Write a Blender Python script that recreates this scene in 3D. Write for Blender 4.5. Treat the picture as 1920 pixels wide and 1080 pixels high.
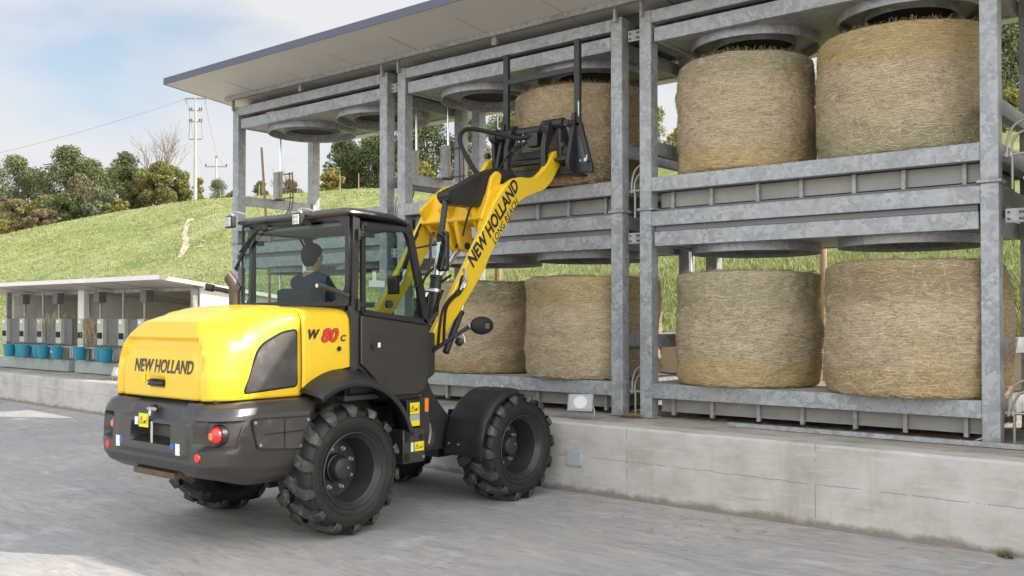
import bpy, bmesh, math, random
import numpy as np
from mathutils import Vector, Matrix
R_=math.radians
rnd=random.Random(7)
for _o in list(bpy.data.objects): bpy.data.objects.remove(_o)
SC=bpy.context.scene
COL=SC.collection
# ---------------- camera, sky, sun, exposure ----------------
cd=bpy.data.cameras.new('camera'); cam=bpy.data.objects.new('camera',cd); COL.objects.link(cam)
cd.sensor_width=36; cd.lens=33.75; cd.shift_y=0.0137; cd.clip_end=5000; cd.clip_start=0.1
cam.location=(0,0,1.75); cam.rotation_euler=(R_(90.85),0,R_(39.6)); SC.camera=cam
SC.view_settings.view_transform='Standard'; SC.view_settings.look='None'; SC.view_settings.gamma=1
SC.view_settings.exposure=0.95
SUN_AZ=math.atan2(1.28,0.8)      # from +Y towards +X
SUN_EL=math.atan(1/math.hypot(1.28,0.8))
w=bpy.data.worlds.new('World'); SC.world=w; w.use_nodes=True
nt=w.node_tree; nt.nodes.clear()
def N(t,k,**kw):
    n=t.nodes.new(k)
    for a,b in kw.items(): setattr(n,a,b)
    return n
wo=N(nt,'ShaderNodeOutputWorld'); bg=N(nt,'ShaderNodeBackground'); bg.inputs[1].default_value=0.1
sky=N(nt,'ShaderNodeTexSky',sky_type='NISHITA'); sky.sun_disc=False
sky.sun_elevation=SUN_EL; sky.sun_rotation=SUN_AZ; sky.air_density=1.2; sky.dust_density=2.0
tc=N(nt,'ShaderNodeTexCoord'); mp=N(nt,'ShaderNodeMapping'); mp.inputs['Scale'].default_value=(1.0,1.0,2.6)
mp.inputs['Location'].default_value=(0.35,0.1,0.2)
nz=N(nt,'ShaderNodeTexNoise'); nz.inputs['Scale'].default_value=1.9; nz.inputs['Detail'].default_value=7; nz.inputs['Roughness'].default_value=.52
nz.inputs['Distortion'].default_value=.35
cr=N(nt,'ShaderNodeValToRGB'); cr.color_ramp.elements[0].position=.45; cr.color_ramp.elements[1].position=.57
cr.color_ramp.elements[0].color=(.26,.26,.26,1); cr.color_ramp.elements[1].color=(1,1,1,1)
mx=N(nt,'ShaderNodeMix',data_type='RGBA')
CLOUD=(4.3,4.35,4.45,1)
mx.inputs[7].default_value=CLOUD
nt.links.new(tc.outputs['Generated'],mp.inputs[0]); nt.links.new(mp.outputs[0],nz.inputs[0]); nt.links.new(nz.outputs[0],cr.inputs[0])
nt.links.new(cr.outputs[0],mx.inputs[0]); nt.links.new(sky.outputs[0],mx.inputs[6]); 
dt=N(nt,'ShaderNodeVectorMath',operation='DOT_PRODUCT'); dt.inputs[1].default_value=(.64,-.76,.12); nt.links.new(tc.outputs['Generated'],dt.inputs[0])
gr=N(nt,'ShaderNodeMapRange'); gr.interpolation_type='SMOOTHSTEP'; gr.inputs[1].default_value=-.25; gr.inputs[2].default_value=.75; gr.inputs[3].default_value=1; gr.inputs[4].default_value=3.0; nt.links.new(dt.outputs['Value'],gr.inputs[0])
# sky behind the camera is brightened and warmed, added as fill for the shade
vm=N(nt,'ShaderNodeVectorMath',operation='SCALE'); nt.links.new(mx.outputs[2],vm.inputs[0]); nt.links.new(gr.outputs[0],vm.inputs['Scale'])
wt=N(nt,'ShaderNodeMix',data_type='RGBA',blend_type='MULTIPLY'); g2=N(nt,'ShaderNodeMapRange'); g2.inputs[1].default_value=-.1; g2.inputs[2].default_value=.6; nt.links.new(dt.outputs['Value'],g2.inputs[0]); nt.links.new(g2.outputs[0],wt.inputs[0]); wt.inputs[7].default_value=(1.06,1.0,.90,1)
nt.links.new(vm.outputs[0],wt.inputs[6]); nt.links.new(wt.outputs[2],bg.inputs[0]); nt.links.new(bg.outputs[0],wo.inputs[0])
ld=bpy.data.lights.new('sun','SUN'); ld.energy=3.3; ld.angle=R_(0.53); ld.color=(1,.93,.83)
sun=bpy.data.objects.new('sun',ld); COL.objects.link(sun)
sun.rotation_euler=Vector((1.28,.8,1)).to_track_quat('Z','Y').to_euler(); sun.location=(0,0,30)
# ---------------- helpers ----------------
def tag(o,label=None,cat=None,group=None,kind=None):
    if label: o['label']=label
    if cat: o['category']=cat
    if group: o['group']=group
    if kind: o['kind']=kind
    return o
def thing(name,loc,label,cat,group=None,rz=0):
    o=bpy.data.objects.new(name,None); COL.objects.link(o); o.location=loc; o.rotation_euler=(0,0,rz)
    o.empty_display_size=.2
    return tag(o,label,cat,group)
def copy_tree(o,parent=None):
    c=o.copy(); COL.objects.link(c); c.parent=parent
    for ch in list(o.children): copy_tree(ch,c)
    return c
def smooth_path(P,m=5):
    out=[]
    for i in range(len(P)-1):
        a=P[max(i-1,0)];b=P[i];c=P[i+1];d=P[min(i+2,len(P)-1)]
        for q in range(m):
            t=q/m; out.append(.5*((2*b)+(c-a)*t+(2*a-5*b+4*c-d)*t*t+(3*b-a-3*c+d)*t**3))
    out.append(P[-1]); return out
class MB:
    def __init__(s): s.v=[]; s.f=[]; s.m=[]; s.mi=0
    def add(s,vs,fs):
        b=len(s.v); s.v+= [tuple(map(float,p)) for p in vs]
        s.f+=[tuple(b+i for i in f) for f in fs]; s.m+=[s.mi]*len(fs); return s
    def box(s,x0,x1,y0,y1,z0,z1):
        if x0>x1:x0,x1=x1,x0
        if y0>y1:y0,y1=y1,y0
        if z0>z1:z0,z1=z1,z0
        return s.add([(x0,y0,z0),(x1,y0,z0),(x1,y1,z0),(x0,y1,z0),(x0,y0,z1),(x1,y0,z1),(x1,y1,z1),(x0,y1,z1)],
          [(0,3,2,1),(4,5,6,7),(0,1,5,4),(1,2,6,5),(2,3,7,6),(3,0,4,7)])
    def obox(s,c,size,M):
        h=[q/2 for q in size]; pts=[]
        for z in(-1,1):
            for x,y in((-1,-1),(1,-1),(1,1),(-1,1)): pts.append(Vector(c)+M@Vector((x*h[0],y*h[1],z*h[2])))
        return s.add(pts,[(0,3,2,1),(4,5,6,7),(0,1,5,4),(1,2,6,5),(2,3,7,6),(3,0,4,7)])
    def prism(s,poly,ax,a,b):
        n=len(poly)
        def P(p,t):
            return {'x':(t,p[0],p[1]),'y':(p[0],t,p[1]),'z':(p[0],p[1],t)}[ax]
        A=sum(poly[i][0]*poly[(i+1)%n][1]-poly[(i+1)%n][0]*poly[i][1] for i in range(n))
        if A<0: poly=poly[::-1]
        lo,hi=min(a,b),max(a,b)
        vs=[P(p,lo) for p in poly]+[P(p,hi) for p in poly]
        fs=[tuple(range(n))[::-1],tuple(range(n,2*n))]+[(i,(i+1)%n,n+(i+1)%n,n+i) for i in range(n)]
        if ax=='y': fs=[f[::-1] for f in fs]
        return s.add(vs,fs)
    def ring(s,outer,inner,ax,a,b):
        n=len(outer); lo,hi=min(a,b),max(a,b)
        def P(p,t):
            return {'x':(t,p[0],p[1]),'y':(p[0],t,p[1]),'z':(p[0],p[1],t)}[ax]
        vs=[P(p,lo) for p in outer]+[P(p,lo) for p in inner]+[P(p,hi) for p in outer]+[P(p,hi) for p in inner]
        fs=[]
        for i in range(n):
            j=(i+1)%n
            fs+=[(i,n+i,n+j,j),(2*n+i,2*n+j,3*n+j,3*n+i),(i,j,2*n+j,2*n+i),(n+i,3*n+i,3*n+j,n+j)]
        return s.add(vs,fs)
    def cyl(s,p0,p1,r0,r1=None,n=16,cap=True):
        p0=Vector(p0);p1=Vector(p1); r1=r0 if r1 is None else r1
        d=(p1-p0); M=d.to_track_quat('Z','Y').to_matrix()
        vs=[];
        for p,r in((p0,r0),(p1,r1)):
            for i in range(n):
                a=2*math.pi*i/n; vs.append(p+M@Vector((r*math.cos(a),r*math.sin(a),0)))
        fs=[(i,(i+1)%n,n+(i+1)%n,n+i) for i in range(n)]
        if cap: fs+=[tuple(range(n))[::-1],tuple(range(n,2*n))]
        return s.add(vs,fs)
    def tube(s,path,r,n=8,cap=True):
        path=[Vector(p) for p in path]
        if len(path)>3 and not isinstance(r,(list,tuple)): path=smooth_path(path)
        k=len(path); vs=[]; up=None
        for i,p in enumerate(path):
            d=(path[min(i+1,k-1)]-path[max(i-1,0)]).normalized()
            if up is None:
                up=d.orthogonal().normalized()
            up=(up-d*up.dot(d)).normalized(); sd=d.cross(up)
            rr=r[i] if isinstance(r,(list,tuple)) else r
            for j in range(n):
                a=2*math.pi*j/n; vs.append(p+up*(rr*math.cos(a))+sd*(rr*math.sin(a)))
        fs=[(i*n+j,i*n+(j+1)%n,(i+1)*n+(j+1)%n,(i+1)*n+j) for i in range(k-1) for j in range(n)]
        if cap: fs+=[tuple(range(n))[::-1],tuple(range((k-1)*n,k*n))]
        return s.add(vs,fs)
    def lathe(s,prof,o,axis='x',n=32,cap=False):
        o=Vector(o); vs=[]
        for r,h in prof:
            for i in range(n):
                a=2*math.pi*i/n; c,t=r*math.cos(a),r*math.sin(a)
                vs.append(o+Vector({'x':(h,c,t),'y':(t,h,c),'z':(c,t,h)}[axis]))
        k=len(prof)
        fs=[(i*n+j,i*n+(j+1)%n,(i+1)*n+(j+1)%n,(i+1)*n+j) for i in range(k-1) for j in range(n)]
        if cap: fs+=[tuple(range(n))[::-1],tuple(range((k-1)*n,k*n))]
        return s.add(vs,fs)
    def grid(s,rows,closed=False):
        k=len(rows);n=len(rows[0]); vs=[p for r in rows for p in r]
        m=n if closed else n-1
        return s.add(vs,[(i*n+j,i*n+(j+1)%n,(i+1)*n+(j+1)%n,(i+1)*n+j) for i in range(k-1) for j in range(m)])
    def build(s,name,mats,parent=None,smooth=35,bevel=0,fix=True,seg=2):
        me=bpy.data.meshes.new(name); me.from_pydata(s.v,[],s.f); 
        if not isinstance(mats,(list,tuple)): mats=[mats]
        for m in mats: me.materials.append(m)
        if len(mats)>1: me.polygons.foreach_set('material_index',s.m)
        if fix:
            bm=bmesh.new(); bm.from_mesh(me); bmesh.ops.recalc_face_normals(bm,faces=bm.faces); bm.to_mesh(me); bm.free()
        if smooth:
            me.polygons.foreach_set('use_smooth',[True]*len(me.polygons)); me.set_sharp_from_angle(angle=R_(smooth))
        o=bpy.data.objects.new(name,me); COL.objects.link(o); o.parent=parent
        if bevel:
            b=o.modifiers.new('bevel','BEVEL'); b.width=bevel; b.segments=seg; b.limit_method='ANGLE'; b.angle_limit=R_(40)
        return o
def npmesh(name,V,F,mats,mi=None,smooth=False,parent=None):
    V=np.asarray(V,dtype=np.float32); F=np.asarray(F,dtype=np.int32); k=F.shape[1]
    me=bpy.data.meshes.new(name); me.vertices.add(len(V)); me.vertices.foreach_set('co',V.ravel())
    me.loops.add(F.size); me.loops.foreach_set('vertex_index',F.ravel())
    me.polygons.add(len(F)); me.polygons.foreach_set('loop_start',np.arange(0,F.size,k,dtype=np.int32))
    for m in (mats if isinstance(mats,(list,tuple)) else [mats]): me.materials.append(m)
    if mi is not None: me.polygons.foreach_set('material_index',np.asarray(mi,dtype=np.int32))
    me.update(calc_edges=True); me.validate()
    me.polygons.foreach_set('use_smooth',[bool(smooth)]*len(me.polygons))
    o=bpy.data.objects.new(name,me); COL.objects.link(o); o.parent=parent
    return o
# ---------------- materials ----------------
def new_mat(name):
    m=bpy.data.materials.new(name); m.use_nodes=True; t=m.node_tree
    return m,t,t.nodes['Principled BSDF']
def simple(name,col,rough=.5,metal=0,coat=0,noise=0,nscale=8,bump=0,bscale=60,spec=None,emit=None):
    m,t,b=new_mat(name)
    b.inputs['Base Color'].default_value=(*col,1); b.inputs['Roughness'].default_value=rough; b.inputs['Metallic'].default_value=metal
    if coat: b.inputs['Coat Weight'].default_value=coat; b.inputs['Coat Roughness'].default_value=.2
    if spec is not None: b.inputs['Specular IOR Level'].default_value=spec
    if noise or bump:
        c=N(t,'ShaderNodeTexCoord')
    if noise:
        n=N(t,'ShaderNodeTexNoise'); n.inputs['Scale'].default_value=nscale; n.inputs['Detail'].default_value=8; n.inputs['Roughness'].default_value=.65
        t.links.new(c.outputs['Object'],n.inputs[0])
        mr=N(t,'ShaderNodeMapRange'); mr.inputs[1].default_value=.3; mr.inputs[2].default_value=.7; mr.inputs[3].default_value=1-noise; mr.inputs[4].default_value=1+noise
        t.links.new(n.outputs[0],mr.inputs[0])
        h=N(t,'ShaderNodeHueSaturation'); h.inputs['Color'].default_value=(*col,1); t.links.new(mr.outputs[0],h.inputs['Value']); t.links.new(h.outputs[0],b.inputs['Base Color'])
        mr2=N(t,'ShaderNodeMapRange'); mr2.inputs[1].default_value=.3; mr2.inputs[2].default_value=.7; mr2.inputs[3].default_value=max(0.02,rough-.12); mr2.inputs[4].default_value=min(1,rough+.15)
        t.links.new(n.outputs[0],mr2.inputs[0]); t.links.new(mr2.outputs[0],b.inputs['Roughness'])
    if bump:
        n2=N(t,'ShaderNodeTexNoise'); n2.inputs['Scale'].default_value=bscale; n2.inputs['Detail'].default_value=5
        t.links.new(c.outputs['Object'],n2.inputs[0]); bp=N(t,'ShaderNodeBump'); bp.inputs['Strength'].default_value=bump; bp.inputs['Distance'].default_value=.01
        t.links.new(n2.outputs[0],bp.inputs['Height']); t.links.new(bp.outputs[0],b.inputs['Normal'])
    return m
def ramp(t,src,stops):
    r=N(t,'ShaderNodeValToRGB'); e=r.color_ramp.elements
    e[0].position=stops[0][0]; e[0].color=(*stops[0][1],1); e[1].position=stops[-1][0]; e[1].color=(*stops[-1][1],1)
    for p,c in stops[1:-1]:
        q=e.new(p); q.color=(*c,1)
    t.links.new(src,r.inputs[0]); return r.outputs[0]
def noise(t,src,scale,detail=6,rough=.6,dist=0,mapscale=None,loc=None):
    if mapscale or loc:
        m=N(t,'ShaderNodeMapping'); m.inputs['Scale'].default_value=mapscale or (1,1,1); m.inputs['Location'].default_value=loc or (0,0,0); t.links.new(src,m.inputs[0]); src=m.outputs[0]
    n=N(t,'ShaderNodeTexNoise'); n.inputs['Scale'].default_value=scale; n.inputs['Detail'].default_value=detail; n.inputs['Roughness'].default_value=rough; n.inputs['Distortion'].default_value=dist
    t.links.new(src,n.inputs[0]); return n.outputs[0]
def mixc(t,fac,a,b,mode='MIX'):
    m=N(t,'ShaderNodeMix',data_type='RGBA',blend_type=mode)
    for i,q in ((0,fac),(6,a),(7,b)):
        if isinstance(q,(int,float)): m.inputs[i].default_value=q
        elif isinstance(q,tuple): m.inputs[i].default_value=(*q,1)
        else: t.links.new(q,m.inputs[i])
    return m.outputs[2]
def math_(t,op,a,b=0,clamp=False):
    m=N(t,'ShaderNodeMath',operation=op); m.use_clamp=clamp
    for i,q in ((0,a),(1,b)):
        if isinstance(q,(int,float)): m.inputs[i].default_value=q
        else: t.links.new(q,m.inputs[i])
    return m.outputs[0]
def bump(t,b,h,strength,dist=.01):
    bp=N(t,'ShaderNodeBump'); bp.inputs['Strength'].default_value=strength; bp.inputs['Distance'].default_value=dist
    t.links.new(h,bp.inputs['Height']); t.links.new(bp.outputs[0],b.inputs['Normal'])
def galv(name,dark=(.225,.235,.252),mid=(.295,.307,.325),light=(.405,.415,.43),metal=.25):
    m,t,b=new_mat(name); c=N(t,'ShaderNodeTexCoord').outputs['Object']
    ns=noise(t,c,14,4,.6); 
    v=N(t,'ShaderNodeTexVoronoi'); v.inputs['Scale'].default_value=17
    mm=mixc(t,.35,c,noise_col(t,c,9)); t.links.new(mm,v.inputs[0])
    sp=N(t,'ShaderNodeSeparateColor'); t.links.new(v.outputs['Color'],sp.inputs[0])
    f=math_(t,'ADD',math_(t,'MULTIPLY',sp.outputs[0],.45),math_(t,'MULTIPLY',ns,.62))
    col=ramp(t,f,[(.25,dark),(.48,mid),(.80,light)])
    big=noise(t,c,1.7,4,.6,0,(1,1,.5))
    col=mixc(t,math_(t,'MULTIPLY',ramp(t,big,[(.45,(0,0,0)),(.75,(1,1,1))]),.30),col,(.30,.27,.23))
    t.links.new(col,b.inputs['Base Color']); b.inputs['Metallic'].default_value=metal
    rr=N(t,'ShaderNodeMapRange'); rr.inputs[3].default_value=.38; rr.inputs[4].default_value=.62; t.links.new(f,rr.inputs[0]); t.links.new(rr.outputs[0],b.inputs['Roughness'])
    return m
def noise_col(t,src,scale):
    n=N(t,'ShaderNodeTexNoise'); n.inputs['Scale'].default_value=scale; n.inputs['Detail'].default_value=3; t.links.new(src,n.inputs[0]); return n.outputs['Color']
M={}
M['galv']=galv('galvanised_steel')
M['galv2']=galv('galvanised_sheet',(.20,.20,.19),(.30,.29,.275),(.40,.385,.36),.2)
M['duct']=simple('duct_sheet',(.28,.27,.25),.5,.1,noise=.22,nscale=3)
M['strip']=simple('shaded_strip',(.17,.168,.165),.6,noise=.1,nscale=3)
M['black_hole']=simple('dark_opening',(.012,.012,.012),.9)
M['yellow']=simple('yellow_paint',(.78,.515,.014),.36,0,coat=.6)
M['yellow_cast']=simple('yellow_cast_paint',(.80,.47,.012),.45,0,coat=.15,noise=.06,nscale=6,bump=.08,bscale=120)
M['dgrey']=simple('dark_grey_paint',(.035,.033,.031),.32,0,coat=.3,noise=.06,nscale=3)
M['dgrey_matt']=simple('dark_grey_plastic',(.026,.025,.025),.5,noise=.1,nscale=6,bump=.06,bscale=200)
M['black']=simple('black_paint',(.018,.018,.019),.42,noise=.15,nscale=5)
M['black_matt']=simple('black_rubber',(.010,.010,.010),.75)
M['rim']=simple('rim_paint',(.038,.038,.040),.38,.2,noise=.1,nscale=6)
M['chrome']=simple('chrome',(.7,.7,.7),.18,1)
M['bolt']=simple('zinc_bolt',(.5,.5,.5),.35,.8)
M['white']=simple('white_sticker',(.75,.76,.76),.5)
M['stick_y']=simple('yellow_sticker',(.80,.66,.02),.5)
M['stick_o']=simple('orange_sticker',(.85,.22,.02),.5)
M['stick_b']=simple('blue_sticker',(.03,.12,.55),.5)
M['ink']=simple('black_print',(.02,.02,.02),.5)
M['redink']=simple('red_print',(.72,.03,.03),.45)
M['greyink']=simple('grey_print',(.05,.045,.05),.45)
M['redlens']=simple('red_lens',(.55,.015,.012),.12,coat=1)
M['amberlens']=simple('amber_lens',(.85,.20,.02),.15,coat=1)
M['reflector']=simple('red_reflector',(.75,.04,.03),.3)
M['mirror']=simple('mirror_glass',(.8,.8,.8),.03,1)
M['interior']=simple('cab_interior',(.10,.10,.10),.7)
M['interior_light']=simple('cab_headliner',(.22,.21,.20),.8)
M['seat']=simple('seat_fabric',(.035,.036,.04),.85)
M['exh']=simple('exhaust_steel',(.10,.075,.06),.5,.5,noise=.25,nscale=12)
def rubber():
    m,t,b=new_mat('tyre_rubber'); c=N(t,'ShaderNodeTexCoord').outputs['Object']
    n=noise(t,c,7,8,.7); n2=noise(t,c,60,4,.6)
    f=math_(t,'ADD',math_(t,'MULTIPLY',n,.7),math_(t,'MULTIPLY',n2,.3))
    t.links.new(ramp(t,f,[(.35,(.007,.0065,.0065)),(.54,(.013,.012,.0115)),(.66,(.036,.033,.030)),(.76,(.13,.115,.095))]),b.inputs['Base Color'])
    b.inputs['Roughness'].default_value=.58; bump(t,b,n2,.25,.006); return m
M['rubber']=rubber()
def treadm():
    m,t,b=new_mat('worn_tread_rubber'); c=N(t,'ShaderNodeTexCoord').outputs['Object']; f=noise(t,c,11,7,.75,.4)
    t.links.new(ramp(t,f,[(.36,(.026,.025,.024)),(.52,(.048,.045,.042)),(.60,(.085,.078,.066)),(.67,(.27,.235,.18))]),b.inputs['Base Color']); b.inputs['Roughness'].default_value=.6; bump(t,b,f,.3,.01); return m
M['tread']=treadm()
def glass():
    m,t,b=new_mat('cab_glass')
    for n in list(t.nodes): t.nodes.remove(n)
    o=N(t,'ShaderNodeOutputMaterial'); tr=N(t,'ShaderNodeBsdfTransparent'); tr.inputs[0].default_value=(.66,.76,.72,1)
    gl=N(t,'ShaderNodeBsdfGlossy'); gl.inputs['Roughness'].default_value=.01; gl.inputs[0].default_value=(1,1,1,1)
    lw=N(t,'ShaderNodeLayerWeight'); lw.inputs[0].default_value=.5; fz=math_(t,'POWER',lw.outputs['Facing'],4.0)
    ms=N(t,'ShaderNodeMixShader'); t.links.new(math_(t,'ADD',math_(t,'MULTIPLY',fz,.9),.022,True),ms.inputs[0]); t.links.new(tr.outputs[0],ms.inputs[1]); t.links.new(gl.outputs[0],ms.inputs[2]); t.links.new(ms.outputs[0],o.inputs[0])
    return m
M['glass']=glass()
def perf():
    m,t,b=new_mat('perforated_sheet'); c=N(t,'ShaderNodeTexCoord').outputs['Object']
    mp_=N(t,'ShaderNodeMapping'); mp_.inputs['Rotation'].default_value=(R_(45),0,R_(0)); mp_.inputs['Scale'].default_value=(85,85,85); t.links.new(c,mp_.inputs[0])
    s=N(t,'ShaderNodeSeparateXYZ'); t.links.new(mp_.outputs[0],s.inputs[0])
    a=math_(t,'ABSOLUTE',math_(t,'SUBTRACT',math_(t,'FRACT',s.outputs[1]),.5)); d=math_(t,'ABSOLUTE',math_(t,'SUBTRACT',math_(t,'FRACT',s.outputs[2]),.5))
    h=math_(t,'LESS_THAN',math_(t,'MAXIMUM',a,d),.36)
    n=noise(t,c,6,3)
    hole=ramp(t,n,[(.4,(.008,.008,.008)),(.62,(.06,.055,.05)),(.75,(.2,.19,.18))])
    t.links.new(mixc(t,h,(.085,.082,.08),hole),b.inputs['Base Color']); b.inputs['Roughness'].default_value=.5
    return m
M['perf']=perf()
def concrete_wall():
    m,t,b=new_mat('board_marked_concrete'); c=N(t,'ShaderNodeTexCoord').outputs['Object']
    n=noise(t,c,2.2,9,.65,0,(1,1,1.6)); n2=noise(t,c,1.1,8,.7,.3,(1.2,1,.18)); n3=noise(t,c,90,3,.6); n4=noise(t,c,9,6,.7,0,(.35,1,3.2))
    col=ramp(t,n,[(.28,(.35,.32,.29)),(.5,(.465,.435,.405)),(.72,(.545,.52,.495))])
    col=mixc(t,math_(t,'MULTIPLY',ramp(t,n2,[(.5,(0,0,0)),(.72,(1,1,1))]),.6),col,(.27,.24,.20))
    col=mixc(t,math_(t,'MULTIPLY',ramp(t,n4,[(.54,(0,0,0)),(.70,(1,1,1))]),.5),col,(.59,.565,.54))
    s=N(t,'ShaderNodeSeparateXYZ'); t.links.new(c,s.inputs[0]); X=s.outputs[0]; Z=s.outputs[2]
    wob=noise(t,c,3.5,5,.7)
    # joints: vertical every 1.86 m, one horizontal day joint
    zz=math_(t,'ADD',Z,math_(t,'MULTIPLY',math_(t,'SUBTRACT',wob,.5),.05))
    hl=math_(t,'LESS_THAN',math_(t,'ABSOLUTE',math_(t,'SUBTRACT',zz,.36)),.0035)
    xf=math_(t,'FRACT',math_(t,'DIVIDE',math_(t,'ADD',X,math_(t,'ADD',100.0-1.07,math_(t,'MULTIPLY',wob,.01))),1.86))
    vl=math_(t,'LESS_THAN',math_(t,'ABSOLUTE',math_(t,'SUBTRACT',xf,.5)),.0022)
    gate=math_(t,'GREATER_THAN',noise(t,c,5,4,.7),.44)
    ln=math_(t,'MULTIPLY',math_(t,'MAXIMUM',hl,vl),gate)
    # dirt splash along the foot
    foot=ramp(t,math_(t,'SUBTRACT',Z,math_(t,'ADD',math_(t,'MULTIPLY',wob,.20),-.07)),[(.0,(1,1,1)),(.05,(0,0,0))])
    col=mixc(t,math_(t,'MULTIPLY',foot,.75),col,(.15,.115,.08))
    col=mixc(t,math_(t,'MULTIPLY',ln,.55),col,(.12,.105,.09))
    mpr=N(t,'ShaderNodeMapping'); mpr.inputs['Rotation'].default_value=(0,R_(-28),0); mpr.inputs['Scale'].default_value=(.55,1,5.5); t.links.new(c,mpr.inputs[0])
    sm=noise(t,mpr.outputs[0],1.7,5,.6); msk=ramp(t,noise(t,c,.9,3,.6,0,None,(4,0,1)),[(.50,(0,0,0)),(.60,(1,1,1))])
    col=mixc(t,math_(t,'MULTIPLY',math_(t,'MULTIPLY',ramp(t,sm,[(.60,(0,0,0)),(.68,(1,1,1))]),msk),.5),col,(.22,.21,.20))
    # smears
    r=noise(t,c,1.6,3,.5,0,(1,1,1),(3,0,0)); t.links.new(col,b.inputs['Base Color']); b.inputs['Roughness'].default_value=.8
    bump(t,b,math_(t,'SUBTRACT',math_(t,'ADD',math_(t,'MULTIPLY',n,.7),math_(t,'MULTIPLY',n3,.25)),math_(t,'MULTIPLY',ln,.5)),.35,.015)
    return m
M['cwall']=concrete_wall()
def yard():
    m,t,b=new_mat('broomed_concrete_yard'); c=N(t,'ShaderNodeTexCoord').outputs['Object']
    big=noise(t,c,.35,6,.6,.4); n=noise(t,c,2.2,8,.7,.8); st=noise(t,c,3.4,8,.72,1.6,(.45,2.6,1)); st2=noise(t,c,9,6,.7,1.2,(.35,2.4,1),(5,3,0)); fine=noise(t,c,70,4,.6)
    col=ramp(t,big,[(.3,(.325,.315,.31)),(.5,(.40,.377,.352)),(.7,(.465,.425,.385))])
    col=mixc(t,math_(t,'MULTIPLY',ramp(t,st,[(.48,(0,0,0)),(.66,(1,1,1))]),.50),col,(.235,.23,.235))
    col=mixc(t,math_(t,'MULTIPLY',ramp(t,st2,[(.52,(0,0,0)),(.64,(1,1,1))]),.5),col,(.20,.195,.20))
    col=mixc(t,math_(t,'MULTIPLY',ramp(t,n,[(.54,(0,0,0)),(.66,(1,1,1))]),.45),col,(.60,.585,.56))
    col=mixc(t,math_(t,'MULTIPLY',ramp(t,noise(t,c,1.2,7,.7,.6,(.6,1,1),(9,2,0)),[(.60,(0,0,0)),(.76,(1,1,1))]),.5),col,(.38,.31,.23))
    sw=N(t,'ShaderNodeMapping'); sw.inputs['Rotation'].default_value=(0,0,R_(-38)); sw.inputs['Scale'].default_value=(1.1,5.5,1); t.links.new(mixc(t,.22,c,noise_col(t,c,.9)),sw.inputs[0])
    sm=math_(t,'MULTIPLY',ramp(t,noise(t,sw.outputs[0],2.0,6,.7,1.0),[(.50,(0,0,0)),(.62,(1,1,1))]),ramp(t,noise(t,c,.45,4,.6,0,None,(6,1,0)),[(.42,(0,0,0)),(.54,(1,1,1))]))
    col=mixc(t,math_(t,'MULTIPLY',sm,.55),col,(.235,.235,.25))
    mk=N(t,'ShaderNodeMapping'); mk.inputs['Rotation'].default_value=(0,0,R_(-24)); mk.inputs['Scale'].default_value=(.18,3.4,1); t.links.new(c,mk.inputs[0])
    tm=math_(t,'MULTIPLY',ramp(t,noise(t,mk.outputs[0],1.6,4,.6,.5),[(.60,(0,0,0)),(.68,(1,1,1))]),ramp(t,noise(t,c,.6,3,.6,0,None,(2,8,0)),[(.46,(0,0,0)),(.56,(1,1,1))]))
    col=mixc(t,math_(t,'MULTIPLY',tm,.35),col,(.17,.165,.17))
    sp_=ramp(t,noise(t,c,22,3,.7,0,None,(3,3,0)),[(.68,(0,0,0)),(.74,(1,1,1))]); col=mixc(t,math_(t,'MULTIPLY',sp_,.4),col,(.2,.18,.16))
    t.links.new(col,b.inputs['Base Color']); rg=N(t,'ShaderNodeMapRange'); rg.inputs[3].default_value=.5; rg.inputs[4].default_value=.85; t.links.new(n,rg.inputs[0]); t.links.new(rg.outputs[0],b.inputs['Roughness'])
    bump(t,b,math_(t,'ADD',math_(t,'MULTIPLY',st,.6),math_(t,'MULTIPLY',fine,.3)),.35,.02)
    return m
M['yard']=yard()
def slabm():
    m,t,b=new_mat('dirty_concrete_slab'); c=N(t,'ShaderNodeTexCoord').outputs['Object']
    n=noise(t,c,1.6,8,.7,.5); f=noise(t,c,45,5,.7,0,(1,.5,1))
    col=ramp(t,n,[(.3,(.20,.155,.11)),(.46,(.34,.30,.25)),(.62,(.46,.43,.385))])
    col=mixc(t,math_(t,'MULTIPLY',ramp(t,f,[(.55,(0,0,0)),(.66,(1,1,1))]),.6),col,(.16,.11,.07))
    t.links.new(col,b.inputs['Base Color']); b.inputs['Roughness'].default_value=.9; bump(t,b,f,.5,.01); return m
M['slab']=slabm()
def grassm():
    m,t,b=new_mat('hill_grass'); c=N(t,'ShaderNodeTexCoord').outputs['Object']
    big=noise(t,c,.12,7,.65,.4); md=noise(t,c,.9,7,.7,.3); fi=noise(t,c,9,6,.75)
    f=math_(t,'ADD',math_(t,'ADD',math_(t,'MULTIPLY',big,.40),math_(t,'MULTIPLY',md,.38)),math_(t,'MULTIPLY',fi,.22))
    col=ramp(t,f,[(.37,(.13,.18,.055)),(.45,(.21,.255,.09)),(.51,(.29,.315,.135)),(.58,(.39,.375,.20)),(.66,(.45,.41,.26))])
    bare=ramp(t,noise(t,c,.55,6,.7,0,None,(7,3,1)),[(.66,(0,0,0)),(.72,(1,1,1))])
    col=mixc(t,math_(t,'MULTIPLY',bare,.8),col,(.36,.29,.20))
    t.links.new(col,b.inputs['Base Color']); b.inputs['Roughness'].default_value=.9; b.inputs['Specular IOR Level'].default_value=.1
    bump(t,b,math_(t,'ADD',md,fi),.8,.15); return m
M['grass']=grassm()
M['blade']=[simple('grass_blade_light',(.32,.345,.14),.7,spec=.2),simple('grass_blade_green',(.22,.27,.085),.7,spec=.2),simple('grass_blade_dry',(.36,.33,.18),.8,spec=.1),simple('grass_blade_dark',(.12,.18,.04),.7,spec=.2)]
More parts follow.
